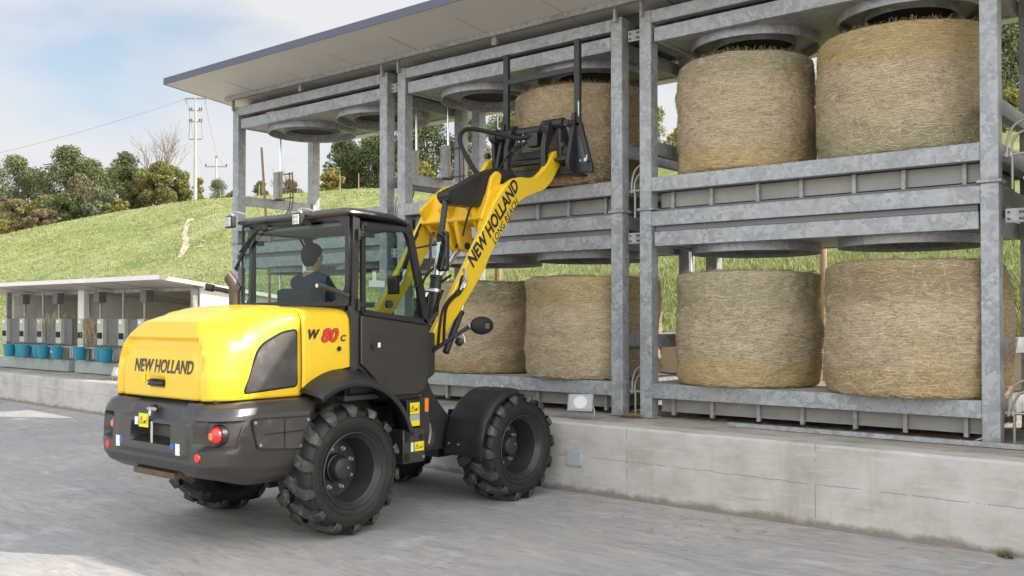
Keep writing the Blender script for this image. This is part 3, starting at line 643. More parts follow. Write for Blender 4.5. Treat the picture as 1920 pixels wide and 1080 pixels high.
def make_bale(label,X,Y,z,R,h,top,mid,bot,zt,zb,seed,mix=(.4,.25,.2,.15),ns=16000,bulge=.02,loose=1.0):
    r=np.random.RandomState(seed); nth,nzz=192,64
    def rad(T,u):
        e=np.minimum(u,1-u); ed=np.where(e<.07,1-np.sqrt(np.clip(1-((.07-e)/.07)**2,0,1)),0)*.055
        lump=vn1(T,u)*.05+vn2(T,u)*.03+vn3(T,u)*.016
        return R-ed+lump+bulge*(4*u*(1-u))-bulge
    s1,s2,s3=[np.random.RandomState(seed*10+k) for k in range(3)]
    def mk(rr,a,b):
        g=rr.rand(a,b+1)
        class Q:
            def rand(self,*k): return g
        q=Q(); return lambda T,u: vnoise(q,a,b,np.asarray(T,float),np.asarray(u,float))
    vn1,vn2,vn3=mk(s1,9,4),mk(s2,26,10),mk(s3,90,30)
    th=np.linspace(0,2*np.pi,nth,endpoint=False); V=[]
    for iz in range(nzz+1):
        u=iz/nzz; rr=rad(th,np.full(nth,u)); V.append(np.stack([rr*np.cos(th),rr*np.sin(th),np.full(nth,u*h)+.006*np.sin(3*th+seed)*(u>.9)],1))
    # top cap rings
    for k,f in enumerate((.9,.7,.4,.02)):
        rr=rad(th,np.full(nth,1.0))*f; V.append(np.stack([rr*np.cos(th),rr*np.sin(th),h+.012+.018*vn2(th,np.full(nth,f))*2*np.ones(nth)],1))
    V=np.concatenate(V); nr=nzz+5; F=[]
    idx=np.arange(nth); 
    for i in range(nr-1):
        F.append(np.stack([i*nth+idx,i*nth+(idx+1)%nth,(i+1)*nth+(idx+1)%nth,(i+1)*nth+idx],1))
    F=np.concatenate(F); mi=[0]*len(F)
    # strands
    t0=r.rand(ns)*2*np.pi; u0=r.rand(ns)*.98+.01
    ang=r.normal(0,.24,ns); wild=r.rand(ns)<.46*loose; ang[wild]=r.uniform(-1.5,1.5,wild.sum()); L=r.uniform(.03,.13,ns); L[wild]*=.8
    curv=r.normal(0,.3,ns); wd=r.uniform(.0009,.0020,ns); lift=r.uniform(.001,.007,ns); 
    P=[]
    for k,q in enumerate((-.5,0,.5)):
        a=ang+curv*q; tt=t0+np.cos(ang)*L*q/R; uu=np.clip(u0+(np.sin(ang)*q+ .15*curv*(q*q))*L/h,0.0,1.0)
        off=lift*(1-0.0*q)+(np.abs(q)*2)*(r.rand(ns)<.10)*r.uniform(0,.022,ns)
        rr=rad(tt,uu)+off; dz=-np.sin(a)*0
        nx=-np.sin(a); nz_=np.cos(a)
        for sgn in(-1,1):
            P.append(np.stack([rr*np.cos(tt+sgn*nx*wd/R),rr*np.sin(tt+sgn*nx*wd/R),uu*h+sgn*nz_*wd],1))
    SV=np.stack(P,1).reshape(-1,3); b0=len(V)+np.arange(ns)*6
    SF=np.concatenate([np.stack([b0,b0+2,b0+3,b0+1],1),np.stack([b0+2,b0+4,b0+5,b0+3],1)]); 
    def mf(c):
        if c[2]<.2 and c[0]>.40: return (.18,.66,.10,.06)
        if c[0]<.41: return (.25,.10,.20,.45) if c[1]>.9*c[0] else (.15,.15,.60,.10)
        q_=np.array((.58,.16,.20,.06)); return q_/q_.sum()
    zz_=u0*h+r.normal(0,.055,ns)+.05*np.sin(t0*2+seed); kk=np.where(zz_>zt,1+r.choice(4,ns,p=mf(top)),np.where(zz_<zb,1+r.choice(4,ns,p=mf(bot)),1+r.choice(4,ns,p=mf(mid)))); mi+=list(kk)+list(kk)
    V=np.concatenate([V,SV])
    # frizz at the rim and foot
    nf=int(900*loose); t1=r.rand(nf)*2*np.pi; up=r.rand(nf)<.8; u1=np.where(up,1.0,0.0); ln=r.uniform(.015,.06,nf); az=t1+r.normal(0,.9,nf); el=np.where(up,r.uniform(-.1,.8,nf),r.uniform(-.4,.2,nf)); rb=rad(t1,u1)*np.where(up,r.uniform(.9,1.0,nf),1)
    base=np.stack([rb*np.cos(t1),rb*np.sin(t1),u1*h+np.where(up,.01,.01)],1); dr=np.stack([np.cos(az)*np.cos(el),np.sin(az)*np.cos(el),np.sin(el)],1); sd=np.stack([-np.sin(az),np.cos(az),np.zeros(nf)],1)*.0022
    tip=base+dr*ln[:,None]; tip[:,2]=np.maximum(tip[:,2],.003)
    FV=np.stack([base-sd,base+sd,tip+sd*.5,tip-sd*.5],1).reshape(-1,3); b1=len(V)+np.arange(nf)*4
    V=np.concatenate([V,FV]); FF=np.stack([b1,b1+1,b1+2,b1+3],1); mi+=list(1+r.choice(4,nf,p=mix))
    F=np.concatenate([F,SF,FF])
    o=npmesh('hay_bale',V,F,[bale_mat('hay_%d'%seed,top,mid,bot,zt,zb,seed)]+STR,mi)
    sm=np.zeros(len(o.data.polygons),bool); sm[:nth*(nr-1)]=True; o.data.polygons.foreach_set('use_smooth',sm)
    o.location=(X,Y,z); o.rotation_euler=(0,0,seed*1.3)
    return tag(o,label,'hay bale','round hay bales stored on the racks')
G=(.52,.375,.15); T_=(.52,.41,.275); GR=(.39,.352,.23); TG=(.44,.37,.255); PK=(.55,.415,.28)
make_bale('smaller upper bale of the right rack, green topped with a yellow foot',-4.5,9.28,3.201,.703,1.17,GR,PK,G,.92,.25,1,(.5,.25,.1,.15))
make_bale('large upper bale with a golden yellow top band, beside the right post',-2.93,9.44,3.201,.805,1.17,G,T_,GR,.84,.26,2,(.55,.3,.1,.05))
make_bale('lower bale of the right rack with green top half, left one of the pair',-4.46,9.23,1.051,.731,1.14,GR,TG,G,.74,.26,3,(.4,.2,.2,.2))
make_bale('big tan lower bale bulging over the deck edge, beside the right post',-2.76,9.12,1.051,.79,1.18,(.37,.285,.17),PK,(.43,.32,.17),.85,.25,4,(.5,.25,.2,.05))
make_bale('lower bale standing behind the twin posts, straw stained and loose at its foot',-6.45,9.29,1.051,.80,1.14,(.42,.32,.15),T_,TG,.84,.22,5,(.5,.25,.15,.1))
make_bale('lower bale with a dark green top band, half hidden by the loader arm',-8.12,9.32,1.051,.745,1.12,(.24,.235,.13),PK,(.40,.30,.14),.86,.22,6,(.4,.25,.2,.15))
make_bale('brown shaggy upper bale pushed in by the fork frame',-6.6,9.31,3.201,.83,1.15,(.33,.25,.15),(.35,.25,.15),(.22,.14,.08),.95,.30,7,(.35,.3,.3,.05),17000,.02,1.5)
def loose_straw(name,label,box,n,seed,z):
    r=np.random.RandomState(seed); x=r.uniform(box[0],box[1],n); y=r.uniform(box[2],box[3],n); a=r.rand(n)*6.28; L=r.uniform(.04,.16,n)/2; w_=.003
    zz=z+r.uniform(.002,.03,n); c,s=np.cos(a),np.sin(a); P=np.stack([np.stack([x-c*L-s*w_,y-s*L+c*w_,zz],1),np.stack([x-c*L+s*w_,y-s*L-c*w_,zz],1),np.stack([x+c*L+s*w_,y+s*L-c*w_,zz+.006],1),np.stack([x+c*L-s*w_,y+s*L+c*w_,zz+.006],1)],1).reshape(-1,3)
    b=np.arange(n)*4; o=npmesh(name,P,np.stack([b,b+1,b+2,b+3],1),[STR[2],STR[1]],r.choice(2,n)); tag(o,label,'straw',kind='stuff')
loose_straw('loose_straw','scattered loose straw on the concrete under the racks',(-8,1,8.5,9.6),1600,3,.69)
loose_straw('loose_straw','small heap of straw between the twin posts',(-5.62,-5.36,8.5,8.8),260,4,.69)
loose_straw('loose_straw','loose hay scattered on the lower rack decks',(-5.2,-2.1,8.72,10),500,5,1.05)

loose_straw('loose_straw','stray straw and grit lying along the foot of the concrete wall',(-5.4,-1.2,7.15,7.7),160,8,.0)
loose_straw('loose_straw','few straws dropped on the yard in front of the front wheel',(-5.6,-3.2,6.2,7.3),50,9,.0)
# ---------------- feeding shed ----------------
SX0,SX1=-23.5,-15.65; FZ=.565
sh=thing('feeding_shed',(-19.6,9.8,FZ),'open fronted white calf feeding shed with a thin flat roof on the far left wall','shed')
def W(mb,name,m,parent=sh,**k):
    mb.v=[(x+19.6,y-9.8,z-FZ) for x,y,z in mb.v]; return mb.build(name,M[m] if isinstance(m,str) else m,parent,**k)
def sr(y): return 2.40-.12*(y-9.0)
W(MB().prism([(9.0,2.40),(12.6,sr(12.6)),(12.6,sr(12.6)+.07),(9.0,2.47)],'x',-24.7,-15.45),'roof','cream',smooth=0)
W(MB().prism([(8.985,2.395),(8.999,2.395),(8.999,2.475),(8.985,2.475)],'x',-24.71,-15.44),'roof_edge','whitepanel',smooth=0)
for x in (-22.3,-21.1,-18.7,-17.4): W(MB().prism([(9.02,2.394),(12.5,sr(12.5)-.006),(12.5,sr(12.5)-.001),(9.02,2.399)],'x',x,x+.02),'roof_seam','seam',smooth=0)
for x in (-23.5,-20.0,-15.72): 
    W(MB().box(x,x+(.26 if x==-20.0 else .07),9.78,9.9,FZ,sr(9.85)-.004),'post','whitepanel' if x==-20 else 'galv2',smooth=0,bevel=.005)
for x,n in ((-23.44,'side_panel'),(-15.65,'side_panel'),(-19.9,'partition')): W(MB().prism([(9.91,FZ),(12.4,FZ),(12.4,sr(12.4)-.006),(9.91,sr(9.91)-.006)],'x',x,x+.05),n,'whitepanel',smooth=0)
for a,b in ((-23.38,-21.6),(-19.8,-18.2)): W(MB().box(a,b,12.3,12.36,FZ,1.95),'back_panel','beige',smooth=0)
W(MB().box(-21.6,-19.9,12.3,12.36,FZ,1.3).box(-18.2,-15.66,12.3,12.36,FZ,1.3),'back_board','beige',smooth=0)
W(MB().box(-23.4,-15.7,12.2,12.28,1.72,1.9),'back_beam','graypanel',smooth=0)
W(MB().box(-23.4,-15.7,9.86,9.92,2.22,2.29),'front_rail','galv2',smooth=0)
W(MB().box(-23.4,-20.02,9.60,9.76,FZ+.02,FZ+.26).box(-19.74,-15.7,9.60,9.76,FZ+.02,FZ+.26),'trough','trough',bevel=.008)
fx=[-23.3,-22.4,-21.53,-20.65,-19.68,-18.86,-18.02,-17.3,-16.6]
bars=[-22.35,-21.45,-20.7,-18.9,-18.0,-17.2]
for k,x in enumerate(fx):
    w_=.24; f=W(MB().box(x,x+w_,9.62,9.76,1.17,1.70),'feeder_box','mint',smooth=0,bevel=.006)
    o=W(MB().box(x+.04,x+w_-.03,9.605,9.619,1.30,1.42),'feed_opening','black_hole',f,smooth=0)
    W(MB().box(x+.05,x+.15,9.612,9.619,1.60,1.665),'number_plate','white',f,smooth=0)
    x2=(fx[k+1] if k+1<len(fx) else -15.8); 
    if k==3: x2=-20.05
    W(MB().box(x+w_+.01,x2-.03,9.70,9.74,1.15,1.69),'grey_gate','graypanel',smooth=0)
    W(MB().box(x+w_+.02,x2-.05,9.80,9.82,.86,1.12),'lower_panel','whitepanel',smooth=0)
    mb=MB()
    for q in range(6):
        xx=x+.06+q*(x2-x-.1)/6; mb.cyl((xx,9.775,.83),(xx,9.775,1.16),.008,n=6)
    mb.cyl((x,9.775,1.155),(x2,9.775,1.155),.01,n=6); W(mb,'bars','galv2')
for x in bars:
    W(MB().cyl((x,9.72,FZ),(x,9.72,2.25),.026,n=10),'support_tube','galv2')
for x in (-22.35,-20.7,-18.9,-17.1): W(MB().box(x-.11,x+.11,9.62,9.78,2.02,2.25),'hoist_box','graypanel',smooth=0,bevel=.01)
W(MB().box(-20.55,-20.4,11.6,11.75,1.9,2.08).cyl((-20.47,11.7,1.0),(-20.47,11.7,1.95),.03,n=8),'inner_hoist','graypanel',smooth=0)
bm_=MB(); bm_.lathe([(.001,0),(.115,0),(.12,.01),(.15,.27),(.163,.275),(.163,.30),(.152,.30),(.148,.285),(.112,.015),(.001,.014)],(0,0,0),'z',28)
bxs=[(-23.2,'leftmost blue feed bucket, cut by the photo edge'),(-22.78,'blue bucket second from the left, partly hidden behind its neighbour'),(-22.4,'blue bucket with both neighbours close, third from the left'),(-21.92,'fourth blue bucket from the left, tucked behind the fifth'),(-21.5,'fifth blue bucket from the left'),(-20.85,'blue bucket with a white label standing alone left of the white post'),(-19.83,'blue bucket hanging in front of the white post'),(-19.08,'blue bucket tucked behind the one next to the yellow hood'),(-18.75,'blue bucket nearest the yellow engine hood')]
b0=None
for i,(x,lab) in enumerate(bxs):
    if b0 is None: 
        b0=bm_.build('bucket',M['bucket']); o=b0
    else: o=b0.copy(); COL.objects.link(o)
    o.location=(x*.968,9.44 if 'behind' not in lab else 9.52,.86); o.scale=(.9,.9,.9); tag(o,lab,'bucket','blue buckets along the feeding shed')
    MB().tube([(-.155,0,.285),(-.15,-.02,.32),(-.06,.08,.35),(.06,.08,.35),(.15,-.02,.32),(.155,0,.285)],.004,5).build('handle',M['bolt'],o)
MB().box(-.05,.03,-.137,-.133,.15,.19).build('label',M['white'],bpy.data.objects['bucket.005'],smooth=0)
MB().box(-23.4,-18.4,9.47,9.49,1.10,1.125).box(-19.9,-18.0,9.50,9.62,1.10,1.12).build('bucket_rail',M['galv2'],sh,smooth=0).matrix_parent_inverse=Matrix.Translation((19.6,-9.8,-FZ))
def hay_clump(label,c,s,n,seed,drop=0):
    r=np.random.RandomState(seed); p=r.normal(0,1,(n,3))*np.array(s)*.5+np.array(c); p[:,2]-=np.abs(r.normal(0,1,n))*drop
    a=r.rand(n)*6.28; el=r.uniform(-1.4,.5,n); L=r.uniform(.08,.25,n); d=np.stack([np.cos(a)*np.cos(el),np.sin(a)*np.cos(el)*.4,np.sin(el)],1); q=p+d*L[:,None]; w_=.006
    V=np.stack([p-[w_,0,0],p+[w_,0,0],q+[w_*.6,0,0],q-[w_*.6,0,0]],1).reshape(-1,3); b=np.arange(n)*4
    o=npmesh('hay',V,np.stack([b,b+1,b+2,b+3],1),[STR[2],STR[1],STR[0]],r.choice(3,n,p=(.6,.25,.15))); tag(o,label,'hay',kind='stuff')
hay_clump('brown hay piled on the gate left of the white shed post',(-21.0,9.85,1.72),(.5,.3,.12),600,1,.03)
hay_clump('hay hanging down over the grey gate right of the white shed post',(-19.22,9.66,1.68),(.36,.08,.10),420,2,.28)
hay_clump('hay tuft on the gate behind the third feeder',(-21.4,9.66,1.6),(.2,.08,.15),160,3,.08)
# ---------------- trees ----------------
def leaf_mesh(name,blobs,n,size,mats,seed,parent,mix=None):
    r=np.random.RandomState(seed); B=np.array(blobs); wgt=B[:,3]**2; k=r.choice(len(B),n,p=wgt/wgt.sum())
    d=r.normal(0,1,(n,3)); d/=np.linalg.norm(d,axis=1)[:,None]; rad=B[k,3]*(.45+.75*r.rand(n)**.7); c=B[k,:3]+d*rad[:,None]*np.array([1,1,.85])
    u=r.normal(0,1,(n,3)); u/=np.linalg.norm(u,axis=1)[:,None]; nn=d*.7+r.normal(0,.6,(n,3)); v=np.cross(u,nn); v/=np.linalg.norm(v,axis=1)[:,None]+1e-6; u=np.cross(nn,v); u/=np.linalg.norm(u,axis=1)[:,None]+1e-6
    s=size*r.uniform(.5,1.3,n)[:,None]
    V=np.stack([c-u*s,c-v*s*.55,c+u*s,c+v*s*.55],1).reshape(-1,3); b=np.arange(n)*4
    mi=r.choice(len(mats),n,p=mix) if len(mats)>1 else None
    return npmesh(name,V,np.stack([b,b+1,b+2,b+3],1),mats,mi,parent=parent)
def at(px,D):
    ph=math.atan((px-960)/1800); a=YAW-ph; return -math.sin(a)*D,math.cos(a)*D,D*math.cos(ph)
TS=[0]
def tree(px,dD,ytop,wpx,kind,label,cat='tree',n=2600,ybase=None,mix2=None,group='trees along the ridge',leaf=.16):
    TS[0]+=1; seed=TS[0]; r=np.random.RandomState(seed+50); D=ridge(px)[1]+dD; X,Y,dep=at(px,D); z0=hz(X,Y)-.3
    ztop=1.75+(593-ytop)/1800*dep; h=max(ztop-z0,1.2); wd=wpx/1800*dep
    name={'tree':'tree','bush':'bush'}[cat]; t=thing(name,(X,Y,z0),label,cat,group)
    cz0=h*(.30 if cat=='tree' else .06); blobs=[]; nb=int(26+r.rand()*12)
    for i in range(nb):
        q=r.rand(); z=cz0+(h-cz0)*q; prof=math.sin(math.pi*min(1,(q*.82+.16)))**.7; rr=wd/2*prof; a=r.rand()*6.28; rb=(.09+.13*r.rand())*min(wd,h-cz0)*.95
        m_=max(rr-rb*.8,0)*math.sqrt(r.rand()); blobs.append((m_*math.cos(a),m_*math.sin(a),min(max(z,rb*.6),h-rb*.75),rb))
    blobs.append((r.normal()*wd*.06,r.normal()*wd*.06,h-.13*wd,.13*wd))
    mats=[LEAF[kind]]+([LEAF[mix2]] if mix2 else [])
    leaf_mesh('crown',blobs,int(n*(2.8 if D>50 else 2.0)),leaf*(.62 if D>50 else .75),mats,seed,t,[.7,.3] if mix2 else None)
    mb=MB(); r0=.028*h+.04
    mb.tube([(0,0,-.2),(.05*h*r.normal()*.2,0,h*.2),(.02,.02,h*.45),(0,0,h*.75)],[r0,r0*.8,r0*.55,r0*.15],7)
    for b in blobs[:8]: mb.tube([(0,0,h*.25+.02*b[2]),(b[0]*.5,b[1]*.5,(h*.3+b[2])*.5),(b[0],b[1],b[2])],[r0*.45,r0*.3,r0*.08],5)
    mb.build('trunk',M['bark'],t); return t
g='trees behind the left meadow ridge'
tree(-45,8,282,150,'grey','pale grey green tree at the left photo edge, taller than the bushes under it',mix2='mid',group=g,n=3800)
tree(28,12,292,95,'mid','round green treetop near the left edge rising behind autumn bushes',mix2='grey',group=g,n=3000)
tree(128,10,276,140,'oak','tallest dark oak of the left ridge, ragged top',mix2='mid',group=g,n=5200)
tree(180,14,318,90,'mid','green tree between the tall dark oak and the tree under the bare branches',mix2='oak',group=g,n=3000)
tree(232,8,286,80,'mid','open crowned tree just left of the golden green bush, sky between its limbs',mix2='oak',group=g,n=2600)
tree(303,5,305,112,'autumn','big rounded golden green bush tree left of the concrete pole',mix2='mid',group=g,n=5200)
tree(245,4,345,60,'oak','dark green shrub low between open tree and golden bush','bush',group=g,n=1800)
tree(85,5,368,90,'yellow','yellow tinged bush below the tall oak','bush',mix2='mid',group=g,n=2200)
tree(150,4,330,90,'brown','reddish brown leaved bush in front of the tall oak','bush',mix2='mid',group=g,n=2200)
tree(120,3,362,110,'mid','mid green bush at the foot of the tall oak','bush',mix2='oak',group=g,n=2600)
tree(190,2,352,90,'grey','grey green bush right of the brown one','bush',mix2='mid',group=g,n=2200)
tree(30,3,375,110,'autumn','broad autumn coloured bush near the left edge','bush',mix2='brown',group=g,n=2600)
tree(0,1,412,60,'yellow','low yellow bush at the left photo edge','bush',mix2='autumn',group=g,n=1400)
tree(80,1,392,90,'brown','low brown bush on the meadow edge','bush',mix2='autumn',group=g,n=2000)
tree(220,1,372,60,'yellow','low yellow green bush beside the golden tree','bush',mix2='mid',group=g,n=1200)
tree(-120,6,330,170,'mid','tree just outside the left photo edge',group=g,n=2600)
tree(372,14,334,34,'autumn','small tree half hidden behind the concrete pole',group=g,n=900)
tree(408,40,336,56,'grey','small distant grey green tree behind the second pole',group=g,n=1600,mix2='mid')
tree(436,6,357,36,'autumn','low bush beside the left rack post','bush',group=g,n=800)
tree(60,14,318,110,'mid','pale green tree filling the gap right of the left edge tree',mix2='grey',group=g,n=3000)
tree(170,16,300,110,'grey','grey green crown just right of the tall oak top',mix2='mid',group=g,n=3000)
tree(268,10,312,80,'mid','green crown touching the golden bush on its left side',mix2='autumn',group=g,n=2400)
tree(340,7,335,50,'autumn','lower golden bush at the right end of the left tree row','bush',mix2='mid',group=g,n=1600)
g='trees behind the racks'
tree(488,10,340,40,'mid','slim bush seen inside the left rack, left of the hydraulic cylinder','bush',group=g,n=900)
tree(545,8,338,62,'brown','brown twiggy bush seen through the left rack','bush',mix2='autumn',group=g,n=1200)
tree(622,4,316,66,'yellow','yellow leaved small tree just right of the left rack rear post',mix2='autumn',group=g,n=1800)
tree(648,12,262,110,'oak','dark oak crown right of the left rack rear post',mix2='oak',group=g,n=4500)
tree(716,12,240,120,'oak','dark oak between the first two racks',mix2='mid',group=g,n=4500)
tree(800,12,205,140,'oak','large dark oak seen through the second rack',mix2='mid',group=g,n=5000)
tree(792,4,305,80,'autumn','autumn bush seen low through the second rack','bush',mix2='yellow',group=g,n=1600)
tree(885,14,215,130,'grey','pale tree with open crown beside the fork frame',mix2='mid',group=g,n=3200)
tree(900,5,290,80,'yellow','yellow bush left of the loader coupler','bush',mix2='mid',group=g,n=1800)
tree(985,10,180,150,'mid','green tree behind the shaggy upper bale',group=g,n=3500)
tree(1100,12,150,170,'oak','oak hidden mostly by the shaggy upper bale',group=g,n=3500)
tree(1225,16,200,110,'mid','green tree in the gap right of the twin posts',mix2='yellow',group=g,n=3500,leaf=.12)
tree(1275,6,235,70,'yellow','yellow green bush in the gap right of the twin posts','bush',group=g,n=2500,leaf=.12)
tree(1400,12,120,180,'oak','oak behind the smaller upper bale',group=g,n=3000)
tree(1600,12,90,200,'mid','tree behind the large upper bale',group=g,n=3000)
tree(1770,14,60,190,'oak','tree behind the right rack post',group=g,n=4000)
tree(1905,12,30,200,'mid','tall green tree at the right photo edge',mix2='grey',group=g,n=9000,leaf=.13)
tree(1900,5,165,120,'yellow','yellow leaved bush at the right photo edge','bush',mix2='mid',group=g,n=4000,leaf=.11)
tree(2020,10,60,200,'oak','tree just outside the right photo edge',group=g,n=4000)
def bare_tree(px,dD,ytop,wpx,label,seed):
    r=random.Random(seed); D=ridge(px)[1]+dD; X,Y,dep=at(px,D); z0=hz(X,Y)-.3; h=1.75+(593-ytop)/1800*dep-z0
    t=thing('bare_tree',(X,Y,z0),label,'tree'); tk=MB(); tw=MB()
    tk.tube([(0,0,0),(.1,0,h*.3),(0,.05,h*.5)],[.13,.1,.07],6)
    def br(p,d,l,rr,dep_):
        q=p+d*l; m=p+d*l*.5+Vector((r.gauss(0,.05),r.gauss(0,.05),.03))*l; tw.tube([p,m,q],[rr,rr*.75,rr*.5],4)
        if dep_>0:
            for _ in range(3):
                e=(d+Vector((r.gauss(0,.42),r.gauss(0,.42),r.gauss(.12,.25)))).normalized(); br(p.lerp(q,r.uniform(.45,1)),e,l*r.uniform(.5,.8),rr*.55,dep_-1)
    for k in range(6):
        a=r.random()*6.28; d=Vector((math.cos(a)*.45*wpx/80,math.sin(a)*.45*wpx/80,1)).normalized(); br(Vector((0,0,h*(.3+.04*k))),d,h*.36,.045,3)
    tk.build('trunk',M['bare'],t); tw.build('branches',M['bare'],t)
bare_tree(287,9,268,58,'leafless tree with spreading grey branches above the golden bush',3)
bare_tree(313,9,255,26,'tall narrow leafless tree left of the concrete pole',8)
bare_tree(533,12,330,50,'leafless twiggy shrub seen through the left rack',5)
# ---------------- utility poles, wires, fence posts ----------------
X,Y,dep=at(365,72); z0=hz(X,Y); H1=1.75+(593-182)/1800*dep-z0
pl=thing('utility_pole',(X,Y,z0),'tall tapered concrete power pole with stacked insulators on the left ridge','utility pole','power line poles',R_(39.6))
MB().tube([(0,0,-.5),(0,0,H1*.5),(0,0,H1)],[.15,.11,.07],14).build('mast',M['pole'],pl)
mb=MB(); mb.box(-.75,.75,-.05,.05,H1-.1,H1-.02)
for s in (-1,1): 
    mb.tube([(s*.74,0,H1-.08),(s*.74,0,H1-.28),(s*.62,0,H1-.45)],.02,5)
mb.build('top_crossarm',M['bare'],pl)
for zz in (H1-.95,H1-1.75,H1-3.0):
    mb=MB(); mb.box(-.48,.48,-.04,.04,zz,zz+.06); mb.build('crossarm',M['bare'],pl)
for zz in (H1-.95,H1-1.75):
    for s in (-.42,-.28,.28,.42): MB().lathe([(.02,0),(.05,.02),(.03,.06),(.055,.09),(.035,.13),(.05,.16),(.0,.2)],(s,0,zz+.06),'z',10).build('insulator',M['exh'],pl)
for s in (-.45,.45): MB().tube([(s,0,H1-3.0),(s*1.12,0,H1-2.75),(s*.95,0,H1-2.4),(s,0,H1-1.75)],.022,5).build('jumper_wire',M['wire'],pl)
X2,Y2,dep2=at(404,112); z2=hz(X2,Y2); H2=1.75+(593-296)/1800*dep2-z2
p2=thing('utility_pole',(X2,Y2,z2),'shorter distant T shaped power pole right of the tall one','utility pole','power line poles',R_(39.6))
MB().tube([(0,0,-.5),(0,0,H2)],[.16,.11],10).build('mast',M['pole'],p2)
MB().box(-1.2,1.2,-.05,.05,H2-1.0,H2-.9).build('crossarm',M['bare'],p2)
for s in (-1.15,0,1.15): MB().lathe([(.02,0),(.10,.03),(.06,.12),(.1,.2),(.0,.3)],(s,0,(H2-.9) if s else H2),'z',8).build('insulator',M['exh'],p2)
def cable(name,a,b,sag,r,label):
    pts=[]; a=Vector(a);b=Vector(b)
    for i in range(25):
        t=i/24; p=a.lerp(b,t); p.z-=sag*4*t*(1-t); pts.append(p)
    tag(MB().tube(pts,r,5).build(name,M['wire']),label,'cable')
top=Vector((X,Y,z0+H1-.05)); X3,Y3,d3=at(-700,75)
cable('power_cable',(top.x-.5,top.y-.4,top.z),(X3,Y3,1.75+(593-392)/1800*d3*1.0),1.2,.018,'long grey cable sagging across the sky from the tall pole to the left edge')
top2=Vector((X2,Y2,z2+H2-.8))
for s,l in ((-1,'left one of the two thin wires joining the poles'),(1,'right one of the two thin wires joining the poles')):
    cable('wire',(top.x+s*.5,top.y+s*.4,top.z-.0),(top2.x+s*.9,top2.y+s*.7,top2.z),1.5,.010,l)
def stake(px,py,D,h,label,r_=.04,lean=0):
    X,Y,dep=at(px,D); z=hz(X,Y)-.2; o=MB().tube([(0,0,0),(lean*.5,0,(h+.2)*.5),(lean,0,h+.2)],[r_,r_*.95,r_*.85],8).build('fence_post',M['wood']); o.location=(X,Y,z); tag(o,label,'fence post','wooden fence posts on the meadow')
for i,(px,D,l) in enumerate([(412,70,'wooden fence post just left of the left rack, below the distant pole'),(485,66,'wooden fence post seen through the left rack, nearest its left post'),(557,64,'wooden fence post seen through the left rack, near its rear post'),(637,60,'wooden fence post right of the left rack rear post'),(672,59,'wooden fence post below the dark oak')]): stake(px,0,D,.95,l,.028)
X,Y,dep=at(1544,14.6); o=MB().tube([(0,0,-.3),(0,0,1.55)],[.055,.05],10).build('fence_post',M['wood']); o.location=(X,Y,1.25); tag(o,'thick round wooden post behind the gap between the two lower right bales','fence post','wooden fence posts on the meadow')
X,Y,dep=at(934,15.5); o=MB().tube([(0,0,-.3),(0,0,1.5)],[.06,.055],10).build('fence_post',M['wood']); o.location=(X,Y,1.3); tag(o,'wooden post behind the second rack, just above its lower bales','fence post','wooden fence posts on the meadow')
X,Y,dep=at(508,16.5); o=MB().tube([(0,0,-.5),(-.05,0,1.5),(-.28,0,3.6)],[.027,.025,.02],10).build('leaning_pole',M['wood']); o.location=(X,Y,1.0); tag(o,'thin leaning wooden pole behind the left rack','pole')
# weed at the wall foot
r=np.random.RandomState(3); V=[];F=[]
for i in range(70):
    a=r.rand()*6.28; l=r.uniform(.02,.065); e=r.uniform(.2,1.3); b=np.array([r.normal()*.03,r.normal()*.015,0]); d=np.array([math.cos(a)*math.cos(e),math.sin(a)*math.cos(e)*.6,math.sin(e)])*l; s=np.array([-math.sin(a),math.cos(a),0])*.009; j=len(V)
    V+=[b,b+d*.5+s,b+d,b+d*.5-s]; F.append((j,j+1,j+2,j+3))
o=npmesh('weed',V,F,LEAF['mid']); o.location=(-1.69,7.66,.002); tag(o,'small green weed growing at the foot of the concrete wall, lower right','weed')
# ---------------- wheel loader ----------------
XC,YC=-6.85,5.11
LD=thing('wheel_loader',(XC,YC,0),'yellow and dark grey compact wheel loader with raised long arm and black bale fork frame','wheel loader')
def arc(cx,cy,r,a0,a1,n): return [(cx+r*math.cos(R_(a0+(a1-a0)*i/n)),cy+r*math.sin(R_(a0+(a1-a0)*i/n))) for i in range(n+1)]
def rpoly(pts,rad,n=4):
    """polygon with rounded corners"""
    out=[]; k=len(pts)
    if not isinstance(rad,(list,tuple)): rad=[rad]*k
    for i,p in enumerate(pts):
        p=Vector(p).to_2d(); a=Vector(pts[i-1]).to_2d(); b=Vector(pts[(i+1)%k]).to_2d(); r=rad[i]
        if r<=0: out+= [tuple(p)]*(n+1); continue
        da=(a-p);db=(b-p); r1=min(r,da.length*.49,db.length*.49); s=p+da.normalized()*r1; e=p+db.normalized()*r1
        for j in range(n+1):
            t=j/n; out.append(tuple(s*(1-t)**2+p*2*t*(1-t)+e*t*t))
    return out
def inset(poly,d):
    n=len(poly); out=[]; A=sum(poly[i][0]*poly[(i+1)%n][1]-poly[(i+1)%n][0]*poly[i][1] for i in range(n)); sg=1 if A>0 else -1
    for i in range(n):
        j=1
        while (Vector(poly[i])-Vector(poly[i-j])).length<1e-6: j+=1
        k=1
        while (Vector(poly[(i+k)%n])-Vector(poly[i])).length<1e-6: k+=1
        a=(Vector(poly[i])-Vector(poly[i-j])).normalized(); b=(Vector(poly[(i+k)%n])-Vector(poly[i])).normalized()
        na=Vector((-a.y,a.x))*sg; nb=Vector((-b.y,b.x))*sg; m=(na+nb); 
        m=m.normalized() if m.length>1e-6 else na; c=max(m.dot(na),.35); out.append(tuple(Vector(poly[i])+m*d/c))
    return out
